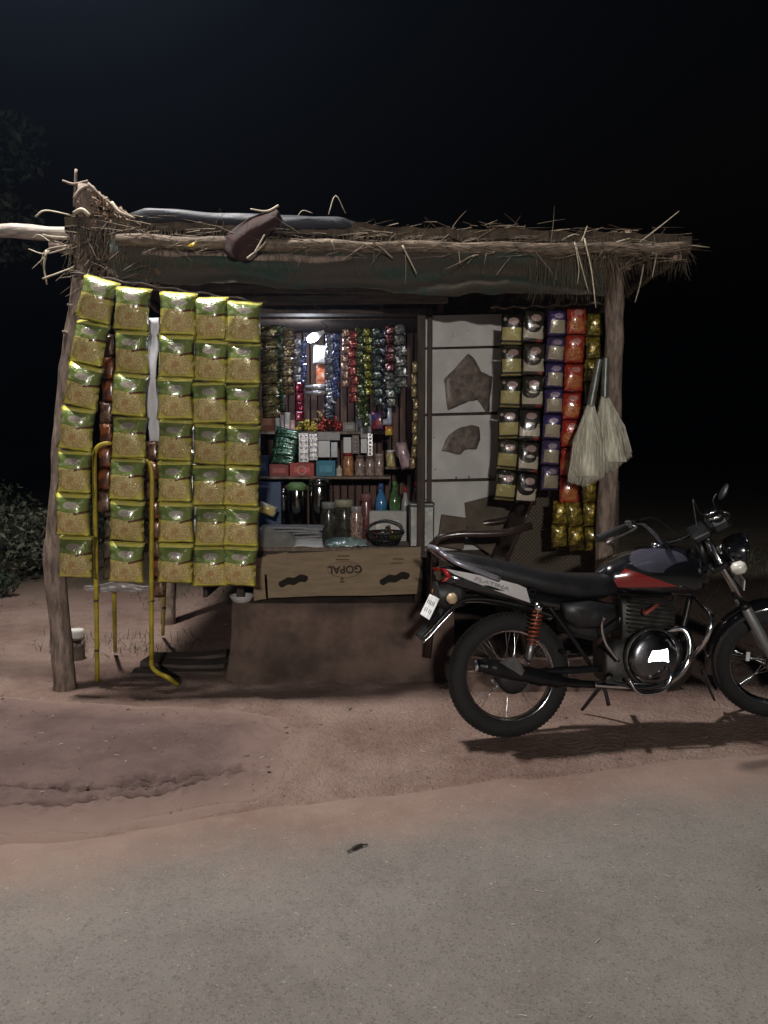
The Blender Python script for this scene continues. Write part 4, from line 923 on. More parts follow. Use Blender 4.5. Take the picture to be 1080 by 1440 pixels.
for a in (('silver blister card hung beside the green sachet bundle', 420, 434, 609, 650, 5.46, SC, (5, 2)), ('pinkish silver blister card, second along from the green bundle', 435, 446.5, 610, 647, 5.47, SC, (5, 2)), ('white card with ruled lines hung above the teal carton', 447.5, 464, 620, 643, 5.45, WHITEP), ('narrow bluish white card hung beside the ruled one', 465.5, 474.5, 622, 643, 5.46, mat('bluewhite_card', (.52, .56, .58), .6, bmp=0)),
          ('grey card hung behind the two white cards', 447, 478, 608, 619, 5.49, mat('grey_card', (.26, .25, .24), .5)), ('plain white card hung above the orange topped jar', 483, 494, 615, 637, 5.45, WHITEP), ('brown spotted card hung next to the plain white one', 495, 505, 612, 638, 5.47, mat('brown_card', (.15, .11, .10), .5), (4, 1)), ('short white card with a torn corner', 507.5, 516, 617, 637, 5.45, WHITEP), ('silver blister card at the far end of the row', 517, 524, 609, 641, 5.46, SC, (6, 1)), ('grey card hung above the short white card', 507, 523, 600, 616, 5.48, mat('grey_card', (.26, .25, .24), .5))): card(*a)
# lower shelf
carton('carton_box', 'plain dark red carton at the end of the lower shelf', 378, 406, 653, Y2, SH2, cm('dkred', (.20, .03, .025)), .12, g2)
c_ = carton('carton_box', 'bright red carton with a pale ring emblem on the lower shelf', 407, 442, 651, Y2 - .01, SH2, cm('red', (.36, .045, .03)), .12, g2)
rg = MB(); rg.tube([Vector((.028 * math.cos(a * .3927), -.0625, .042 + .028 * math.sin(a * .3927))) for a in range(17)], .003, 4); rg.build('ring_emblem', WHITEP, c_)
carton('carton_box', 'teal blue carton on the lower shelf', 444, 472, 648, Y2, SH2, cm('teal', (.02, .16, .24)), .12, g2)
bottle('squat_bottle', 'squat white bottle next to the teal carton', 477, 9, 655, Y2 - .02, SH2, mat('cream', (.5, .45, .36), .5), WHITEP, g2)
GL = mat('jar_plastic', (.30, .22, .19), .2, var=.5, scale=45, bmp=.2, coat=.6)
jar('snack_jar', 'jar of orange sweets with a red lid on the lower shelf', 490, 15, 636, Y2, SH2, mat('jar_orange', (.42, .19, .08), .25, var=.5, scale=40, coat=.6), cm('lidred', (.3, .02, .02)), g2)
jar('snack_jar', 'brown snack jar right of the orange sweets jar', 506, 14, 640, Y2, SH2, GL, cm('lidbrown', (.14, .09, .08)), g2)
jar('snack_jar', 'brown snack jar in the middle of the three alike', 520, 14, 641, Y2 + .02, SH2, GL, cm('lidbrown', (.14, .09, .08)), g2)
jar('snack_jar', 'brown snack jar with a pale rim at the shelf end', 533, 13, 638, Y2, SH2, GL, cm('lidpale', (.36, .31, .26)), g2)
part('bracket_shelf', MB().box((W(562, 660, 5.56).x, 5.62, W(562, 657, 5.5).z - .007), (.20, .2, .014)), WOOD, kk)
jar('snack_jar', 'small jar of pale yellow sweets with white lid on the bracket shelf', 550, 14, 633, 5.53, W(562, 657, 5.5).z, mat('jar_yellow', (.46, .38, .18), .3, var=.4, scale=45, coat=.5), WHITEP, g2)
# ---- on the counter
gC = 'goods on the counter'
Z = CT + .001
# blue sack, canisters, chrome box, blue drum at the back
carton('blue_crate', 'dark blue plastic crate under the lower shelf against the kiosk wall', 362, 395, 678, 5.46, .762, cm('blue', (.022, .05, .12), .4), .14, gC, 'crate')
carton('carton_box', 'upright dark blue carton at the end of the lower shelf', 362, 377, 641, Y2, SH2, cm('navyc', (.022, .045, .11)), .12, g2)
CAN = mat('canister_steel', (.30, .29, .28), .16, 1, var=.3, scale=5, bmp=.05)
for lab, px, wp, yt, Y in (('slim dull steel canister beside the blue crate', 398, 12, 686, 5.50), ('tall dark steel canister with green cap beneath the shelf', 417, 26, 678, 5.48), ('wide shiny steel canister beside the blue drum', 449, 29, 672, 5.48)):
    h = W(px, yt, Y).z - .762; r_ = wp / 2 / F * (Y + .1); rt_ = empty('steel_canister', on(px, Y, .762), lab, 'canister', gC)
    MB().lathe([(r_, .001), (r_, h * .86), (r_ * .96, h * .88)], 24).build('can_body', CAN, rt_); MB().lathe([(r_ * 1.02, h * .87), (r_ * 1.02, h * .96), (r_ * .6, h)], 24).build('lid', CAN if wp != 26 else cm('capgreen', (.14, .26, .10)), rt_)
rt_ = empty('blue_drum', on(478, 5.50, .762), 'glossy deep blue plastic drum under the lower shelf', 'drum', gC); MB().lathe([(.075, .001), (.084, .02), (.086, .17), (.08, .20)], 22).build('drum_body', mat('blue_plastic', (.02, .055, .16), .3, coat=.4, bmp=0), rt_); MB().lathe([(.084, .201), (.084, .228), (.07, .236)], 22).build('lid', mat('blue_plastic2', (.03, .09, .2), .3, bmp=0), rt_)
bottle('drink_bottle', 'clear blue water bottle behind the black basket', 536, 17, 680, 5.40, Z, mat('bottle_blue', (.05, .18, .36), .15, var=.4, scale=20, coat=1, bmp=0), mat('cap_blue', (.05, .1, .3), .4, bmp=0), gC)
bottle('drink_bottle', 'green soft drink bottle beside the blue water bottle', 555, 16, 677, 5.40, Z, mat('bottle_green', (.07, .14, .05), .15, var=.5, scale=25, coat=1, bmp=0), mat('cap_green', (.05, .2, .05), .4, bmp=0), gC)
bottle('drink_bottle', 'small whitish bottle next to the green drink bottle', 570, 12, 685, 5.42, Z, mat('bottle_grey', (.3, .3, .29), .2, coat=.6, bmp=0), cm('lidred', (.3, .02, .02)), gC)
bottle('drink_bottle', 'dark cola bottle behind the tin box', 585, 12, 678, 5.36, Z, mat('bottle_dark', (.06, .03, .025), .12, coat=1, bmp=0), mat('cap_red', (.3, .02, .02), .4, bmp=0), gC)
MAR = mat('jar_maroon', (.16, .06, .055), .25, var=.5, scale=40, coat=.5)
jar('snack_jar', 'maroon snack jar standing behind the round sweets jar', 515, 18, 694, 5.42, Z, MAR, cm('lidpink', (.25, .11, .1)), gC)
jar('snack_jar', 'dark glass jar with wide pale lid on the counter', 484, 30, 703, 5.30, Z, mat('jar_dark', (.05, .045, .035), .12, var=.5, scale=25, coat=1), mat('lid_pale', (.33, .31, .22), .5, bmp=0), gC)
jar('snack_jar', 'dark glass jar with flat grey lid beside the newspapers', 462, 24, 706, 5.32, Z, mat('jar_dark', (.05, .045, .035), .12), cm('lidgrey', (.2, .2, .18)), gC)
jar('snack_jar', 'small clear jar with shiny sweets next to the basket', 501, 18, 712, 5.24, Z, mat('jar_clear', (.34, .22, .18), .12, var=.6, scale=60, coat=1), mat('lid_glass', (.3, .28, .28), .2, bmp=0), gC)
carton('carton_box', 'long off-white carton behind the black basket', 519, 572, 719, 5.30, Z, cm('white3', (.42, .40, .36)), .08, gC)
# newspapers: five sheets in a stack
ns = empty('newspaper_stack', on(408, 5.20, Z), 'uneven stack of folded grey newspapers on the counter', 'newspapers', gC)
NWS = mat('newsprint', (.26, .25, .26), .9, var=.3, scale=60, bmp=.3)
for i in range(7):
    def f(u, v): return ((-.205 + .41 * u) + .01 * math.sin(i * 2.3), -.11 + .22 * v + .012 * math.cos(i * 3.1), .006 + i * .0175 + .006 * math.sin(u * 5 + i) * (1 - v) + .003 * mn.noise(Vector((u * 4, v * 4, i))))
    m_ = MB(); m_.grid(f, 14, 6); o = m_.build('newspaper', NWS, ns); s_ = o.modifiers.new('s', 'SOLIDIFY'); s_.thickness = .011; s_.offset = -1
o = MB(); o.grid(lambda u, v: on(364 + 50 * u, 5.0 + .13 * v, Z + .012 + (.095 * math.sin(min(1, v * 1.3) * 1.5) + .012 * mn.noise(Vector((u * 3, v * 3, 5)))) * (1 - .45 * u ** 3)), 18, 12); o.grid(lambda u, v: on(364 + 50 * u, 4.998 + .02 * math.sin(v * 3) * 0, Z + .001 + .013 * v), 18, 1)
o = o.build('folded_sack', mat('sackcloth', (.20, .19, .165), .9, var=.2, bmp=.5), origin=on(390, 5.0, Z)); tag(o, 'folded dull grey sackcloth on the counter edge below the newspapers', 'sack', gC)
o = MB(); o.grid(lambda u, v: on(412 + 42 * u + (2.5 - 5 * u) * v, 4.985 + .16 * v, Z + .004 + .05 * v + .004 * math.sin(u * 6)), 8, 4); o = o.build('paper_sheet', WHITEP, origin=on(433, 5.05, Z)); o.modifiers.new('s', 'SOLIDIFY').thickness = .003; tag(o, 'plain white folded paper sheet lying at the counter edge', 'paper', gC)
o = MB(); o.grid(lambda u, v: on(456 + 60 * u, 4.99 + .16 * v, Z + .006 + .045 * math.sin(v * 2.6) * (.5 + .5 * math.sin(u * 3.1)) + .018 * abs(mn.noise(Vector((u * 7, v * 5, 1))))), 22, 10); o = o.build('plastic_bag', foil('teal_bag', (.10, .18, .16), (.26, .36, .33), 12, 0, .35), origin=on(486, 5.05, Z)); o.modifiers.new('s', 'SOLIDIFY').thickness = .002; tag(o, 'crumpled pale teal plastic bag beside the black basket', 'bag', gC)
pack('white_wrapper', 'crumpled white and yellow wrapper on top of the newspapers', 'wrapper', (376, 716), 5.15, .12, .07, foil('ww', (.5, .48, .42), (.55, .45, .14), 9, 0, .5), .02, 22, gC)
# black wire basket with items
bk = empty('black_basket', on(542, 5.12, Z), 'round black plastic basket with open ribs holding small goods', 'basket', gC)
KB = mat('black_plastic', (.012, .012, .013), .4, bmp=.1); MB().lathe([(.075, .001), (.078, .01), (.07, .01)], 24).build('base', KB, bk)
rb = MB().tube([Vector((0, 0, 0)), Vector((.012, 0, .03)), Vector((.035, 0, .075))], .0042, 5).mesh('rib', KB)
for k in range(24): a = k * math.pi / 12; inst('rib', rb, bk, (.083 * math.cos(a), .083 * math.sin(a), .008), (0, 0, a))
for zz, rr in ((.035, .097), (.082, .12)): MB().tube([Vector((rr * math.cos(k * .2618), rr * math.sin(k * .2618), zz)) for k in range(25)], .006, 6).build('rim', KB, bk)
MB().tube(cr([Vector((-.118, .03, .082)), Vector((-.09, .04, .13)), Vector((0, .05, .155)), Vector((.09, .04, .13)), Vector((.118, .03, .082))], 6), .006, 6).build('handle', KB, bk)
for k, (x, y, z, cc) in enumerate(((-.03, .02, .06, 'tan'), (.04, .0, .07, 'red'), (.0, -.04, .065, 'grey'), (.06, -.04, .06, 'lime'), (-.06, -.02, .065, 'maroon'), (.02, .05, .09, 'gold'))):
    o = inst('sachet', SM[cc][0], None, on(542, 5.12, Z) + Vector((x, y, z)), (R(60 + 10 * k), R(20 * k), R(35 * k)), (1.2, 1.2, 1.2)); tag(o, FC and {'tan': 'pinkish tan', 'red': 'red', 'grey': 'silver grey', 'gold': 'dull gold', 'lime': 'yellow green', 'maroon': 'maroon'}[cc] + ' sachet lying inside the black basket', 'sachet', 'sachets in the basket')
# tin box
tb = empty('tin_box', on(593, 5.07, Z), 'tall square dull tin at the end of the counter next to the bottles', 'tin', gC)
TIN = mat('dull_tin', (.19, .19, .18), .38, .85, var=.3, scale=6, bmp=.2); hT = W(593, 712, 5.0).z - Z
MB().box((0, 0, hT / 2), (.155, .13, hT), ch=.008).build('tin_body', TIN, tb); MB().box((0, 0, hT + .012), (.162, .137, .024), ch=.009).build('lid', TIN, tb); MB().box((.012, 0, hT + .032), (.05, .03, .018), ch=.006).build('lid_handle', TIN, tb)
o = MB(); o.grid(lambda u, v: W(118 + 95 * u, 826 + (8 - 10 * abs(u - .5)) * (2 * v - 1) + 2 * math.sin(u * 9), 4.66 + .05 * v + .02 * mn.noise(Vector((u * 8, v * 4, 1)))), 24, 8)
o = o.build('clear_bag', foil('clear_film', (.45, .45, .46), (.65, .65, .66), 14, .4, .15, 1.0), origin=W(165, 828, 4.68)); o.modifiers.new('s', 'SOLIDIFY').thickness = .003; tag(o, 'crumpled clear plastic bag dangling behind the yellow folding stand', 'bag')

# ------------------------------------------------------------------ yellow folding stand
YEL = mat('yellow_tube', (.42, .33, .03), .4, var=.3, scale=8, bmp=.15)
fs_ = empty('folding_stand', G(137, 962), 'yellow tubular folding stand with rounded tops and one bent foot', 'stand')
def tb_(pts, name='frame'): rel(fs_, MB().tube(cr(pts, 6), .0135, 9)).build(name, YEL, fs_)
a0 = G(137, 960); a0.z += .012; b0 = G(229, 892, .02)
tb_([a0, W(135, 800, 4.62), W(133, 660, 4.59), W(134, 636, 4.585), W(141, 626, 4.585), W(155, 623, 4.60), W(180, 622, 4.66), W(205, 626, 4.74), W(222, 634, 4.84), W(229, 650, 4.88), W(231, 700, 4.98), W(231, 820, 5.24), b0])
c0 = G(162, 915, .02)
tb_([c0, W(161, 860, 5.0), W(160, 700, 4.72), W(162, 660, 4.70), W(170, 648, 4.66), W(190, 646, 4.61), W(206, 649, 4.585), W(213, 660, 4.58), W(214, 700, 4.58), W(213, 800, 4.585), W(213, 928, 4.60)])
tb_([W(213, 928, 4.60), W(214, 938, 4.60), W(224, 947, 4.60), W(236, 953, 4.56), G(250, 963, .014)], 'bent_foot')
for px, py, Y in ((135, 845, 4.63), (134, 745, 4.605), (214, 845, 4.59), (213, 745, 4.585), (136, 915, 4.66), (213, 905, 4.60), (231, 855, 5.32), (161, 860, 5.0)):
    p = W(px, py, Y); rel(fs_, MB().lathe([(.0142, -.004), (.0148, 0), (.0142, .004)], 9, Matrix.Translation(p))).build('black_band', KMETAL, fs_)
rel(fs_, MB().tube([W(135, 700, 4.60), W(213, 712, 4.59)], .004, 6)).build('cross_wire', KMETAL, fs_)
# plastic chair behind the motorcycle
PC = mat('chair_plastic', (.035, .022, .018), .28, var=.2, bmp=0, coat=.4)
cp_ = Vector((.52, 4.93, .172)); ch = empty('plastic_chair', cp_, 'dark brown moulded plastic armchair behind the motorcycle seat', 'chair', rot=(0, 0, R(90)))
ch.scale = (1.08, 1.1, 1.12)   # local: +y is the front of the chair
def cpart(n, mb, sol=.012):
    o = mb.build(n, PC, ch)
    if sol: o.modifiers.new('s', 'SOLIDIFY').thickness = sol
cpart('seat', MB().grid(lambda u, v: ((u - .5) * .44, -.2 + .42 * v, .40 + .02 * v - .02 * math.sin(u * 3.14)), 10, 10))
cpart('backrest', MB().grid(lambda u, v: ((u - .5) * (.40 + .06 * v), -.2 - .16 * v + .06 * (2 * u - 1) ** 2, .42 + .40 * v - .05 * (2 * u - 1) ** 4 * v), 12, 10))
for s in (-1, 1):
    cpart('arm', MB().tube(cr([(s * .235, -.31, .70), (s * .27, -.15, .665), (s * .27, .08, .66), (s * .265, .19, .63), (s * .25, .2, .55)], 6), .02, 8), 0)
    cpart('leg', MB().tube([(s * .235, .2, .56), (s * .22, .2, .40), (s * .25, .235, 0)], [.02, .024, .016], 8), 0); cpart('leg', MB().tube([(s * .2, -.21, .41), (s * .235, -.30, 0)], [.024, .016], 8), 0)
# ------------------------------------------------------------------ motorcycle (local: x forward, y left, z up)
BR0 = G(716, 1036); BYAW, LEAN = R(10), R(-4)
bkr = empty('motorcycle', BR0, 'black commuter motorcycle with red tank flash and silver tail stripe parked before the stall', 'motorcycle')
bkr.rotation_euler = (LEAN, 0, BYAW); bkr.rotation_mode = 'XYZ'
BM = Matrix.Translation(BR0) @ Matrix.Rotation(BYAW, 4, 'Z') @ Matrix.Rotation(LEAN, 4, 'X'); BI = BM.inverted()
def L(px, py, y=0.0):
    """pixel -> point of the motorcycle's own plane y"""
    o = BI @ Vector((0, 0, CAM_H)); q = BI @ W(px, py, 4.0); d = q - o; t = (y - o.y) / d.y; return o + d * t
PBLK = mat('gloss_black', (.010, .010, .012), .18, 0, var=.2, bmp=0, coat=1); RUB = mat('tyre_rubber', (.014, .013, .013), .8, var=.3, bmp=.5, bscale=60); FRM = mat('frame_black', (.014, .014, .015), .35, .2, var=.3, bmp=.1)
ALU = mat('cast_alloy', (.26, .25, .25), .35, .85, var=.35, scale=14, bmp=.3); SEATM = mat('seat_vinyl', (.008, .008, .010), .45, var=.2, bmp=.35, bscale=120); ENG = mat('engine_grey', (.06, .055, .05), .5, .6, var=.4, scale=20, bmp=.4)
SIL = mat('silver_paint', (.66, .63, .64), .3, .25, var=.08, bmp=0, coat=.6)
def bp_(name, mb, m, parent=None): return mb.build(name, m, parent or bkr)
RX = Matrix.Rotation(R(90), 4, 'X')
WR = .307
def wheel(name, center, M=None, drum=True):
    """wheel about local y at center; M is an extra steering matrix"""
    root = bpy.data.objects.new(name, None); C.objects.link(root); root.parent = bkr
    T = (M if M else Matrix.Identity(4)) @ Matrix.Translation(center); root.matrix_local = T; root.empty_display_size = .1
    a = []
    for i in range(15):
        t = -2.35 + 4.7 * i / 14; a.append((.258 + .049 * math.cos(t), .044 * math.sin(t)))
    MB().lathe(a, 64, RX, cap=False).build('tyre', RUB, root)
    tr = MB()
    for k in range(84):
        th = 2 * math.pi * k / 84
        for s, off in ((-1, 0), (1, .5), (0, .25)):
            t2 = th + off * 2 * math.pi / 84; rr = .3055 if s == 0 else .2975; c = Vector((rr * math.cos(t2), s * .023, rr * math.sin(t2)))
            tr.box(c, (.008, .018 if s else .012, .0125), Matrix.Rotation(-t2, 3, 'Y') @ Matrix.Rotation(R(25 * s), 3, 'X') @ Matrix.Rotation(R(20 * s), 3, 'X'))
    tag(tr.build('tread_block', RUB, root), kind='stuff')
    MB().lathe([(.232, -.026), (.224, -.03), (.220, -.022), (.212, -.008), (.212, .008), (.220, .022), (.224, .03), (.232, .026)], 64, RX, cap=False).build('rim', CHROME, root)
    hr = .062 if drum else .05
    MB().lathe([(.012, -.075), (.03, -.07), (hr, -.055), (hr + .004, -.04), (hr * .7, -.03), (hr * .7, .03), (hr + .004, .04), (hr, .055), (.02, .07)], 28, RX).build('hub', ALU if not drum else KMETAL, root)
    sp = MB().tube([Vector((.055, 0, 0)), Vector((.214, 0, 0))], .0016, 4, cap=False).mesh('spoke', CHROME)
    for k in range(32):
        th = 2 * math.pi * k / 32; s = 1 if k % 2 else -1; lean = (1 if (k // 2) % 2 else -1) * .9
        p0 = Vector((.055 * math.cos(th), s * .035, .055 * math.sin(th))); t1 = th + lean * .28; p1 = Vector((.214 * math.cos(t1), s * .004, .214 * math.sin(t1)))
        d = p1 - p0; q = d.to_track_quat('X', 'Z'); o = inst('spoke', sp, root, p0 - q @ Vector((.055 * d.length / .159, 0, 0)), q.to_euler(), (d.length / .159, 1, 1))
    return root
wheel('rear_wheel', Vector((0, 0, WR)))
# steering
AX = L(1086, 935); AX.y = 0; AX.z = WR; hd = L(986, 748); hd.y = 0
ax = (hd - AX); ax.normalize(); STEER = R(-24)
off = Vector((-ax.z, 0, ax.x)) * .055
S = Matrix.Translation(hd + off) @ Matrix.Rotation(STEER, 4, ax) @ Matrix.Translation(-(hd + off))
# keep the wheel on the ground after steering
dz = (S @ AX).z - WR
wheel('front_wheel', AX - Vector((0, 0, dz)), S, drum=False)
def sp_(name, mb, m, parent=None): 
    for i, v in enumerate(mb.v): mb.v[i] = S @ v
    return bp_(name, mb, m, parent)
AXF = AX - Vector((0, 0, dz))
for s in (-1, 1):
    y = s * .085; a = AXF + Vector((0, y, 0)); up = Vector((ax.x, 0, ax.z))
    lo = sp_('fork_leg', MB().tube([a - up * .02, a + up * .10, a + up * .36, a + up * .37], [.024, .026, .026, .022], 14), mat('fork_silver', (.33, .33, .33), .38, .6, var=.1, bmp=.1))
    sp_('fork_tube', MB().tube([a + up * .36, a + up * .80], .0155, 12), CHROME); sp_('dust_seal', MB().tube([a + up * .365, a + up * .392], .024, 12), KMETAL)
for t, r_ in ((.80, .03), (.62, .028)): sp_('fork_yoke', MB().box(AXF + Vector((ax.x, 0, ax.z)) * t - off * -.3, (.09, .22, .032), Matrix.Rotation(math.atan2(ax.x, ax.z), 3, 'Y'), .008), FRM)
# front mudguard
fm = MB(); 
def fgd(u, v):
    th = R(38 + 172 * u); q = (2 * v - 1); rr = .335 + .012 * math.sin(u * 3.14) - .045 * abs(q) ** 3 * 1.0; return AXF + Vector((rr * math.cos(th), .068 * q, rr * math.sin(th)))
fm.grid(fgd, 28, 10); o = sp_('front_mudguard', fm, PBLK); o.modifiers.new('s', 'SOLIDIFY').thickness = .004
sp_('mudguard_flap', MB().box(AXF + Vector((-.315, 0, -.16)), (.012, .12, .13), Matrix.Rotation(R(-26), 3, 'Y'), .004), KMETAL)
for s in (-1, 1): sp_('mudguard_stay', MB().tube([AXF + Vector((0, s * .07, 0)), AXF + Vector((-.17, s * .072, .27))], .005, 6), CHROME)
sp_('front_reflector', MB().box(AXF + Vector((-.15, -.073, .05)), (.02, .006, .05), None, .003), mat('reflector_white', (.7, .7, .72), .15, bmp=0, coat=1))
# headlamp, instruments, bars
H = AXF + Vector((ax.x, 0, ax.z)) * .66
hm = Matrix.Translation(H + Vector((.10, 0, .02))) @ Matrix.Rotation(R(90), 4, 'Y')
hl = sp_('headlamp', MB().lathe([(.02, -.07), (.06, -.06), (.085, -.02), (.092, .02), (.09, .035)], 24, hm), PBLK)
sp_('headlamp_glass', MB().lathe([(.085, .036), (.07, .046), (0, .052)], 24, hm), mat('lamp_glass', (.12, .12, .13), .1, bmp=0, coat=1), hl)
sp_('headlamp_rim', MB().lathe([(.086, .03), (.095, .034), (.088, .042)], 24, hm), PBLK, hl)
ins = sp_('instrument_pod', MB().box(H + Vector((.00, 0, .17)), (.10, .20, .07), Matrix.Rotation(R(-30), 3, 'Y'), .02), KMETAL)
for s in (-1, 1): sp_('gauge', MB().lathe([(.042, 0), (.042, .012), (.036, .014)], 18, Matrix.Translation(H + Vector((-.02, s * .05, .205))) @ Matrix.Rotation(R(-30), 4, 'Y')), CHROME, ins)
hc = L(958, 758)
rb_ = [L(842, 757, -.35), L(880, 741, -.30), L(894, 735, -.26), L(906, 737, -.21), L(920, 750, -.14), L(934, 763, -.07), L(960, 757, .0)]
lb_ = [L(982, 748, .08), L(996, 733, .15), L(1006, 722, .22), L(1008, 720, .28), L(1012, 722, .36)]
bp_('handlebar', MB().tube(cr(rb_ + lb_, 6), .0115, 10), CHROME)
for s, g0, g1_ in ((-1, rb_[0], rb_[1]), (1, lb_[4], lb_[3])):
    d = (g1_ - g0).normalized(); e = Vector((-d.y, d.x, 0)) * (1 if s < 0 else -1)
    if e.x < 0: e = -e
    bp_('grip', MB().tube([g0 - d * .012, g1_], [.0175, .0165], 12), RUB)
    bp_('switch_box', MB().box(g1_ + d * .03, (.045, .045, .042), Matrix.Rotation(math.atan2(d.y, d.x), 3, 'Z'), .008), KMETAL)
    bp_('lever', MB().tube(cr([g1_ + d * .02 + e * .025, g1_ + e * .06 + Vector((0, 0, -.008)), g0 + e * .05 + Vector((0, 0, -.02))], 5), [.006, .005], 7), ALU)
ms = bp_('mirror_stem', MB().tube(cr([lb_[3], L(1003, 704, .27), L(1008, 694, .27)], 6), .0045, 7), KMETAL)
bp_('mirror', MB().lathe([(.03, -.012), (.052, 0), (.05, .006), (0, .007)], 20, Matrix.Translation(L(1018, 692, .28)) @ Matrix.Rotation(R(-62), 4, 'Y') @ Matrix.Scale(.6, 4, (0, 1, 0))), KMETAL, ms)
for s in (-1, 1):
    fi = sp_('front_indicator', MB().tube([H + Vector((.06, s * .06, .0)), H + Vector((.065, s * .135, -.0))], .008, 8), KMETAL)
    sp_('indicator_lens', MB().lathe([(.016, -.036), (.032, -.02), (.033, .016), (.018, .034)], 14, Matrix.Translation(H + Vector((.08, s * .165, -.02))) @ Matrix.Rotation(R(70), 4, 'Y')), mat('lens_pale', (.72, .69, .63), .25, bmp=0, coat=1), fi)
sp_('number_plate', MB().box(H + Vector((.13, 0, -.13)), (.006, .20, .055), None, .002), mat('plate_white', (.7, .7, .7), .5, bmp=0))
for pts in (((886, 738, -.27), (915, 728, -.2), (940, 742, -.08), (970, 770, -.03), (985, 800, -.02)), ((1002, 726, .2), (985, 722, .12), (975, 702, .06), (979, 735, .03), (985, 775, .01)), ((894, 736, -.25), (912, 740, -.20), (930, 758, -.10), (955, 790, -.05))):
    bp_('cable', MB().tube(cr([L(*q) for q in pts], 6), .004, 6), KMETAL)
# tank
def sect(c, hw, zt, zb, n=20, e=2.6):
    ring = []
    for k in range(n):
        a = 2 * math.pi * k / n; ca, sa = math.cos(a), math.sin(a)
        y = hw * (abs(ca) ** (2 / e)) * (1 if ca > 0 else -1); z = (zt + zb) / 2 + (zt - zb) / 2 * (abs(sa) ** (2 / e)) * (1 if sa > 0 else -1)
        ring.append(Vector((c, y * (1 - .18 * max(0, sa)), z)))
    return ring
def station(l, n=20, e=2.6):
    """[(px, pytop, pybot, halfwidth)] -> rings, interpolated"""
    rr = []
    for i in range(len(l) - 1):
        for k in range(4):
            t = k / 4; t2 = t * t * (3 - 2 * t) if False else t; q = [l[i][j] + (l[i + 1][j] - l[i][j]) * t for j in range(4)]; rr.append(q)
    rr.append(l[-1]); out = []
    for q in rr:
        a, b = L(q[0], q[1]), L(q[0], q[2]); out.append(sect((a.x + b.x) / 2, q[3], a.z, b.z, n, e))
    return out
def tank_mat():
    m, nt, p, tc = newmat('tank_paint'); x, y, z = uvw(nt, tc)
    a, b, c_, d = L(843, 824), L(866, 797), L(934, 822), L(940, 826)
    k1 = (z - a.z) / (b.z - a.z)
    edge_r = (1 - k1) * (c_.x - b.x) + b.x; edge_l = k1 * (b.x - a.x) + a.x
    red = z.gt(a.z) * z.lt(b.z) * x.gt(edge_l) * x.lt(edge_r)
    s0, s1 = L(912, 786), L(952, 806); sil = ell(x, z, s0.x, s0.z, .145, .058) * (1 - ell(x, z, s1.x, s1.z, .155, .072)) * z.gt(L(900, 803).z) * y.lt(0)
    col = mixc(nt, red, (.008, .008, .010), (.24, .016, .012)); col = mixc(nt, sil, col, (.055, .053, .075))
    nt.links.new(col.k, p.inputs['Base Color']); p.inputs['Roughness'].default_value = .22; p.inputs['Coat Weight'].default_value = 1; p.inputs['Coat Roughness'].default_value = .05; return m
bp_('fuel_tank', MB().loft(station([(838, 806, 818, .03), (848, 793, 828, .085), (872, 779, 834, .115), (905, 768, 837, .135), (940, 766, 838, .14), (968, 772, 838, .125), (984, 788, 832, .08), (988, 800, 822, .04)], 28, 2.7)), tank_mat())
bp_('fuel_cap', MB().lathe([(.034, 0), (.034, .012), (.026, .018)], 18, Matrix.Translation(L(925, 767) + Vector((0, 0, -.004)))), CHROME)
# seat and tail
bp_('seat', MB().loft(station([(622, 775, 781, .05), (632, 776, 792, .085), (655, 778, 805, .11), (700, 786, 818, .125), (750, 798, 832, .135), (800, 806, 842, .13), (840, 806, 840, .11), (862, 800, 834, .08)], 20, 3.4)), SEATM)
bp_('tail_cowl', MB().loft(station([(616, 797, 816, .055), (630, 795, 824, .08), (680, 806, 838, .105), (730, 822, 850, .115), (775, 834, 856, .12), (810, 840, 852, .10)], 18, 3)), PBLK)
for s in (-1, 1):
    yy = s * .122; st_ = MB(); up_ = ((627, 800), (655, 805), (690, 812), (722, 819), (740, 827)); dn_ = ((746, 848), (715, 837), (690, 828), (660, 816), (640, 808))
    # panel hugs the cowl: narrower towards the tail
    def yq(px): return s * (.086 + (px - 628) * (.125 - .086) / 140)
    st_.prism([L(a, b, yq(a)) for a, b in up_ + dn_], (0, -s * .012, 0)); pn = bp_('tail_stripe', st_, SIL)
    if s == -1:
        tm = text_mesh('PLATINA', .034, mat('decal_grey', (.34, .33, .34), .35, .3, bmp=0), .0006); c_ = L(692, 821, yq(692) - .0125); d = (L(712, 827, yq(712)) - L(668, 813, yq(668))); d.normalize()
        o = inst('lettering', tm, pn, c_ + Vector((0, -.004, 0)), (0, 0, 0)); zz = Vector((0, 0, 1)); nrm = d.cross(zz).normalized(); upv = nrm.cross(d); o.rotation_euler = Matrix((d, upv, nrm)).transposed().to_euler(); o.scale = (1.3, .72, 1)
        rg = MB().tube([L(748, 832, -.128) + Vector((.018 * math.cos(k * .3927), -.004, .012 * math.sin(k * .3927))) for k in range(17)], .003, 5); bp_('emblem', rg, KMETAL, pn)
gr_ = [L(703, 815, -.135), L(672, 803, -.135), L(645, 792, -.128), L(628, 782, -.10), L(614, 772, -.075)]
pth = gr_ + [Vector((p.x, -p.y, p.z)) for p in gr_[::-1]]
bp_('grab_rail', MB().tube(cr(pth, 6), .0125, 10), mat('rail_silver', (.36, .36, .42), .3, .7, bmp=0))
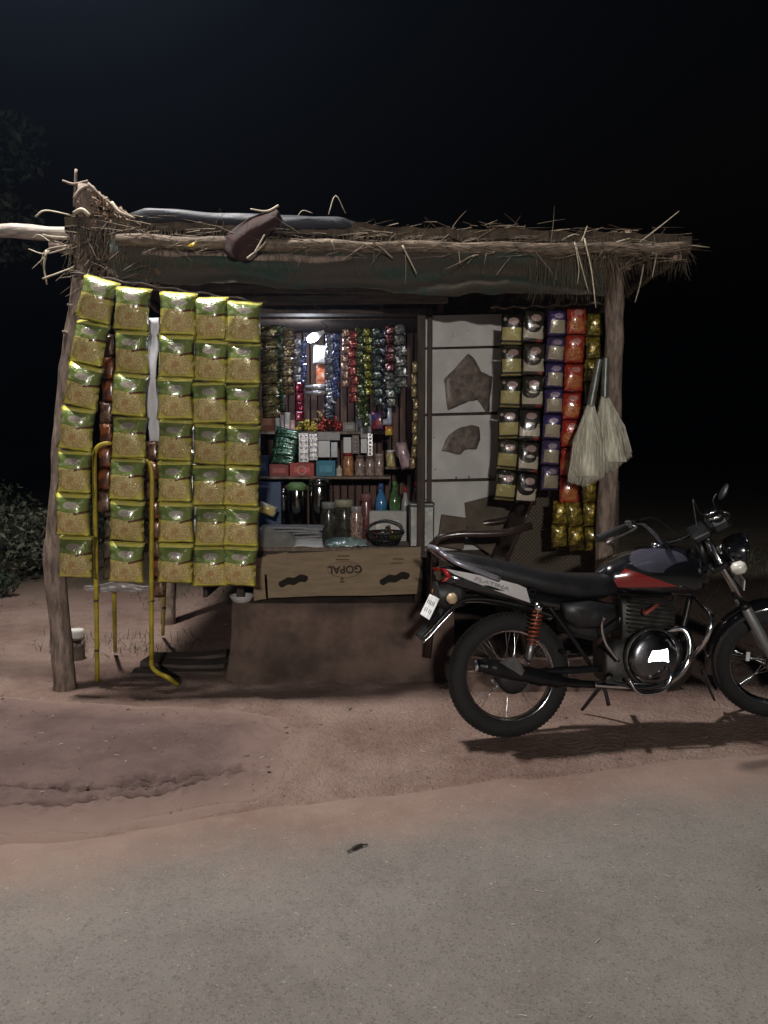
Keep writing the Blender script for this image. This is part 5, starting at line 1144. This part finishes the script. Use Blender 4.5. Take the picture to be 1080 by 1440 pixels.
# tail lamp, indicators, rear mudguard, plate
tl = bp_('tail_lamp', MB().loft([[L(620 + a, 806 + b, y) + Vector((x, 0, 0)) for a, b, y in ((-9, -8, -k), (9, -6, -k), (14, 5, -k * 1.0), (6, 12, -k), (6, 12, k), (14, 5, k), (9, -6, k), (-9, -8, k))] for x, k in ((0.0, .08), (-.022, .066))]), mat('red_lens', (.50, .010, .008), .2, bmp=0, coat=1))
for s in (-1, 1):
    p = L(632, 838, -.05); a = Vector((p.x, s * .055, p.z)); b = Vector((p.x - .012, s * .125, p.z)); ri = bp_('rear_indicator', MB().tube([a, b], .008, 8), KMETAL)
    bp_('indicator_lens', MB().lathe([(.010, -.026), (.025, -.014), (.027, .008), (.016, .022)], 14, Matrix.Translation(b + Vector((0, s * .022, 0))) @ Matrix.Rotation(R(90), 4, 'X' if False else 'Y')), mat('amber_lens', (.50, .20, .03), .2, bmp=0, coat=1) if s > 0 else mat('lens_clear', (.45, .33, .20), .2, bmp=0, coat=1), ri)
gp = [L(770, 870), L(735, 858), L(700, 850), L(668, 846), L(644, 850), L(624, 868), L(606, 888), L(593, 901)]
gpp = cr(gp, 5)
def rmg(u, v):
    k = u * (len(gpp) - 1); i = min(int(k), len(gpp) - 2); p = gpp[i].lerp(gpp[i + 1], k - i); q = 2 * v - 1; t = (gpp[i + 1] - gpp[i]).normalized(); nrm = Vector((t.z, 0, -t.x)); return Vector((p.x, .072 * q, p.z)) + nrm * (-.028 * abs(q) ** 3) * -1
rm = MB(); rm.grid(rmg, 40, 10); o = bp_('rear_mudguard', rm, PBLK); o.modifiers.new('s', 'SOLIDIFY').thickness = .004
for s in (-1, 1): bp_('mudguard_trim', MB().tube([Vector((q.x - .008, s * .072, q.z + .004)) for q in gpp[-14:]], .0045, 6), CHROME, o)
bp_('tail_bracket', MB().loft(station([(612, 818, 850, .05), (624, 816, 858, .06), (650, 812, 852, .06)], 12, 4)), KMETAL)
pl0, pl1 = L(620, 843), L(606, 872); dv = (pl1 - pl0); t_ = dv.normalized(); nr = Vector((t_.z, 0, -t_.x)); nr = nr if nr.x < 0 else -nr
pc = (pl0 + pl1) / 2 + nr * .035; rx = Matrix((t_, Vector((0, 1, 0)), t_.cross(Vector((0, 1, 0))))).transposed()
npl = bp_('number_plate', MB().box(pc, (dv.length, .19, .004), rx, .0012), mat('plate_white', (.7, .7, .7), .5, bmp=0))
for r_, cs in ((-.022, (-.06, -.03, .0, .03, .06)), (.022, (-.066, -.033, .01, .045))):
    for y in cs: bp_('plate_mark', MB().box(pc + t_ * r_ * .9 + Vector((0, y, 0)) + nr * .0026, (.020, .009, .001), rx), INK, npl)
# frame, shocks, swingarm
def tubeL(name, pts, r_, m, parent=None): return bp_(name, MB().tube(cr([L(a, b, y) for a, b, y in pts], 6), r_, 9), m, parent)
for s in (-1, 1):
    y = s * .105
    tubeL('swingarm', ((712, 948, y), (780, 944, y), (845, 940, s * .08)), .018, FRM)
    tubeL('subframe_rail', ((650, 812, s * .07), (740, 842, s * .09), (840, 842, s * .06)), .012, FRM)
    tubeL('subframe_strut', ((770, 850, s * .09), (800, 890, s * .09), (830, 935, s * .08)), .011, FRM)
    a, b = L(758, 850, s * .135), L(742, 930, s * .135); d = b - a
    sh = bp_('shock_absorber', MB().tube([a, a + d * .45], .009, 10), CHROME); bp_('damper_body', MB().tube([a + d * .55, a + d * .96, b], [.018, .018, .01], 12), ALU, sh)
    bp_('shock_cap', MB().tube([a - d * .03, a + d * .12], .021, 12), CHROME, sh)
    N = 90; q = d.normalized(); e1 = q.orthogonal().normalized(); e2 = q.cross(e1)
    bp_('spring', MB().tube([a + d * (.13 + .56 * i / N) + (e1 * math.cos(i * .56) + e2 * math.sin(i * .56)) * .024 for i in range(N + 1)], .0048, 6), mat('spring_orange', (.28, .06, .025), .35, .2, bmp=0) if s < 0 else mat('spring_yellow', (.36, .24, .07), .35, .2, bmp=0), sh)
tubeL('backbone', ((975, 775, 0), (920, 800, 0), (840, 830, 0)), .022, FRM)
tubeL('down_tube', ((978, 790, 0), (968, 850, 0), (955, 900, 0), (935, 955, 0)), .016, FRM)
bp_('steering_head', MB().tube([L(982, 752), L(992, 800)], .028, 12), FRM)
# side cover
sc_ = MB(); cv = ((785, 846), (830, 842), (868, 850), (872, 868), (850, 884), (812, 884), (792, 872))
for s in (-1, 1):
    m_ = MB(); c_ = L(828, 864, s * .15); ring0 = [L(a, b, s * .115) for a, b in cv]; ring1 = [L(a, b, s * .14).lerp(c_, .18) for a, b in cv]; ring2 = [L(a, b, s * .15).lerp(c_, .7) for a, b in cv]
    m_.loft([ring0, ring1, ring2]); bp_('side_cover', m_, mat('cover_black', (.014, .014, .015), .42, bmp=.1))
bp_('air_box', MB().loft(station([(790, 846, 890, .07), (830, 846, 900, .08), (862, 850, 885, .07)], 14, 4)), KMETAL)
# engine
cy = [L(905, 838), L(900, 896)]; cyd = cy[1] - cy[0]
eb = bp_('cylinder_block', MB().loft(station([(868, 842, 900, .055), (880, 838, 902, .065), (930, 838, 898, .065), (942, 844, 892, .055)], 14, 5)), ENG)
for k in range(9):
    c_ = cy[0] + cyd * (.06 + .1 * k); bp_('fin', MB().box(c_ + Vector((.005, 0, 0)), (.245 if k < 7 else .22, .19, .006), Matrix.Rotation(R(8), 3, 'Y'), .0025), ENG, eb)
bp_('spark_plug_cap', MB().tube(cr([L(905, 858, -.075), L(908, 862, -.115), L(925, 850, -.11)], 5), .010, 8), mat('plug_red', (.22, .05, .03), .5, bmp=0), eb)
bp_('carburettor', MB().tube([L(858, 872), L(880, 868)], .03, 12), ALU)
bp_('crankcase', MB().loft(station([(842, 912, 955, .07), (858, 898, 968, .09), (905, 890, 972, .095), (945, 896, 966, .09), (962, 908, 950, .07)], 18, 4)), ENG)
cc = L(916, 924, -.095)
cvr = bp_('clutch_cover', MB().lathe([(.142, -.005), (.140, .02), (.128, .042), (.10, .054), (.05, .061), (0, .063)], 40, Matrix.Translation(cc) @ RX), mat('cover_chrome', (.17, .17, .18), .24, 1, var=.25, scale=8, bmp=.05))
bp_('cover_rim', MB().lathe([(.138, .024), (.150, .018), (.150, .0), (.142, -.006)], 40, Matrix.Translation(cc) @ RX), ENG, cvr)
for k in range(8): bp_('bolt', MB().lathe([(.007, 0), (.006, .006)], 8, Matrix.Translation(cc + Vector((.138 * math.cos(k * .785 + .3), -.018, .138 * math.sin(k * .785 + .3)))) @ RX), CHROME, cvr)
# added bow-tie mirror plate, tilted so the lamp's glint reaches the camera
bc = BM @ L(925, 922, -.170); hv = ((Vector((0, 0, CAM_H)) - bc).normalized() + (ASSUMED_FILL_POS - bc).normalized()).normalized(); hl_ = (BI.to_3x3() @ hv).normalized()
bx_ = Vector((1, 0, 0)); bx_ = (bx_ - hl_ * bx_.dot(hl_)).normalized(); bz_ = hl_.cross(bx_) ; bz_ = bz_ if bz_.z > 0 else -bz_
bl0 = L(925, 922, -.168); bow = [(-.046, -.03), (-.02, -.024), (.02, -.024), (.046, -.032), (.048, 0), (.046, .03), (.02, .022), (-.02, .022), (-.046, .028), (-.042, 0)]
bp_('added_glint_plate', MB().prism([bl0 + bx_ * a + bz_ * b for a, b in bow], -hl_ * .03), mat('glint_mirror', (.85, .85, .86), .14, 1, var=0, bmp=0), cvr)
# exhaust
tubeL('exhaust_header', ((925, 892, -.05), (958, 884, -.10), (970, 905, -.125), (962, 940, -.13), (930, 962, -.13), (880, 965, -.135), (830, 962, -.14)), .018, CHROME)
m_ = MB().tube(cr([L(835, 963, -.145), L(800, 960, -.15), L(760, 953, -.155), L(715, 943, -.16), L(690, 938, -.16), L(672, 936, -.16)], 6), [.018, .022, .034, .041, .042, .042, .038, .03], 16); mu = bp_('muffler', m_, mat('muffler_black', (.012, .012, .013), .3, .4, bmp=0))
bp_('heat_shield', MB().prism([L(702, 931, -.206), L(716, 924, -.204), L(728, 926, -.204), L(737, 943, -.206), L(733, 950, -.208)], (0, -.006, 0)), CHROME, mu)
bp_('muffler_tip', MB().lathe([(.026, 0), (.028, .02), (.018, .021)], 16, Matrix.Translation(L(673, 936, -.16)) @ Matrix.Rotation(R(-90), 4, 'Y')), CHROME, mu)
bp_('chain_cover', MB().loft([[L(690, 956, .09), L(800, 930, .09), L(800, 952, .09), L(700, 968, .09)], [L(690, 956, .12), L(800, 930, .12), L(800, 952, .12), L(700, 968, .12)]], smooth=False), mat('cover_pale', (.42, .40, .40), .4, .3, bmp=0))
# crash guard, pegs, levers, stands
for s in (-1, 1): tubeL('crash_guard', ((968, 830, 0), (985, 848, s * .13), (1000, 868, s * .24), (992, 900, s * .24), (968, 928, s * .13), (950, 938, s * .02)), .0125, CHROME)
tubeL('crash_guard', ((884, 955, -.20), (900, 975, -.22), (930, 972, -.22), (944, 955, -.20), (938, 940, -.16)), .0085, CHROME)
bp_('footpeg', MB().tube([L(858, 950, -.10), L(856, 958, -.24)], .014, 10), RUB)
bp_('footpeg', MB().tube([L(858, 950, .10), L(858, 950, .22)], .014, 10), RUB)
tubeL('kick_lever', ((870, 930, -.14), (852, 905, -.16), (846, 880, -.17), (850, 868, -.20)), .0075, CHROME)
tubeL('brake_pedal', ((856, 958, -.14), (900, 968, -.17), (938, 962, -.18)), .0075, KMETAL)
tubeL('pillion_peg', ((790, 915, -.10), (800, 918, -.19)), .010, RUB)
a = L(855, 952, .09); b = Vector((a.x - .06, .28, 0)); wz = BI @ Vector(((BM @ b).x, (BM @ b).y, 0)); bp_('side_stand', MB().tube([a, Vector((wz.x, wz.y, wz.z + .012))], [.012, .009], 8), KMETAL)
bp_('centre_stand', MB().tube(cr([L(846, 958, -.08), L(852, 975, -.085), L(856, 992, -.09)], 4), .010, 8), KMETAL)
bp_('rear_brake_drum', MB().lathe([(.078, -.045), (.08, -.07), (.06, -.082), (.02, -.086)], 28, Matrix.Translation(Vector((0, 0, WR))) @ RX @ Matrix.Scale(-1, 4, (0, 0, 1))), KMETAL)
# ------------------------------------------------------------------ thin blue haze volume added to imitate the lamp's lens glow
hz = MB().box((0, 0, 3.0), (510, 510, 8.1)).build('glow_haze', None); tag(hz, kind='stuff')
hm_ = bpy.data.materials.new('glow_haze_air'); hm_.use_nodes = True; hn = hm_.node_tree; hn.nodes.clear()
ho = hn.nodes.new('ShaderNodeOutputMaterial'); hv_ = hn.nodes.new('ShaderNodeVolumePrincipled'); hv_.inputs['Density'].default_value = .0036; hv_.inputs['Color'].default_value = (.45, .64, 1, 1)
hv_.inputs['Anisotropy'].default_value = .9
hn.links.new(hv_.outputs[0], ho.inputs['Volume']); hz.data.materials.append(hm_)
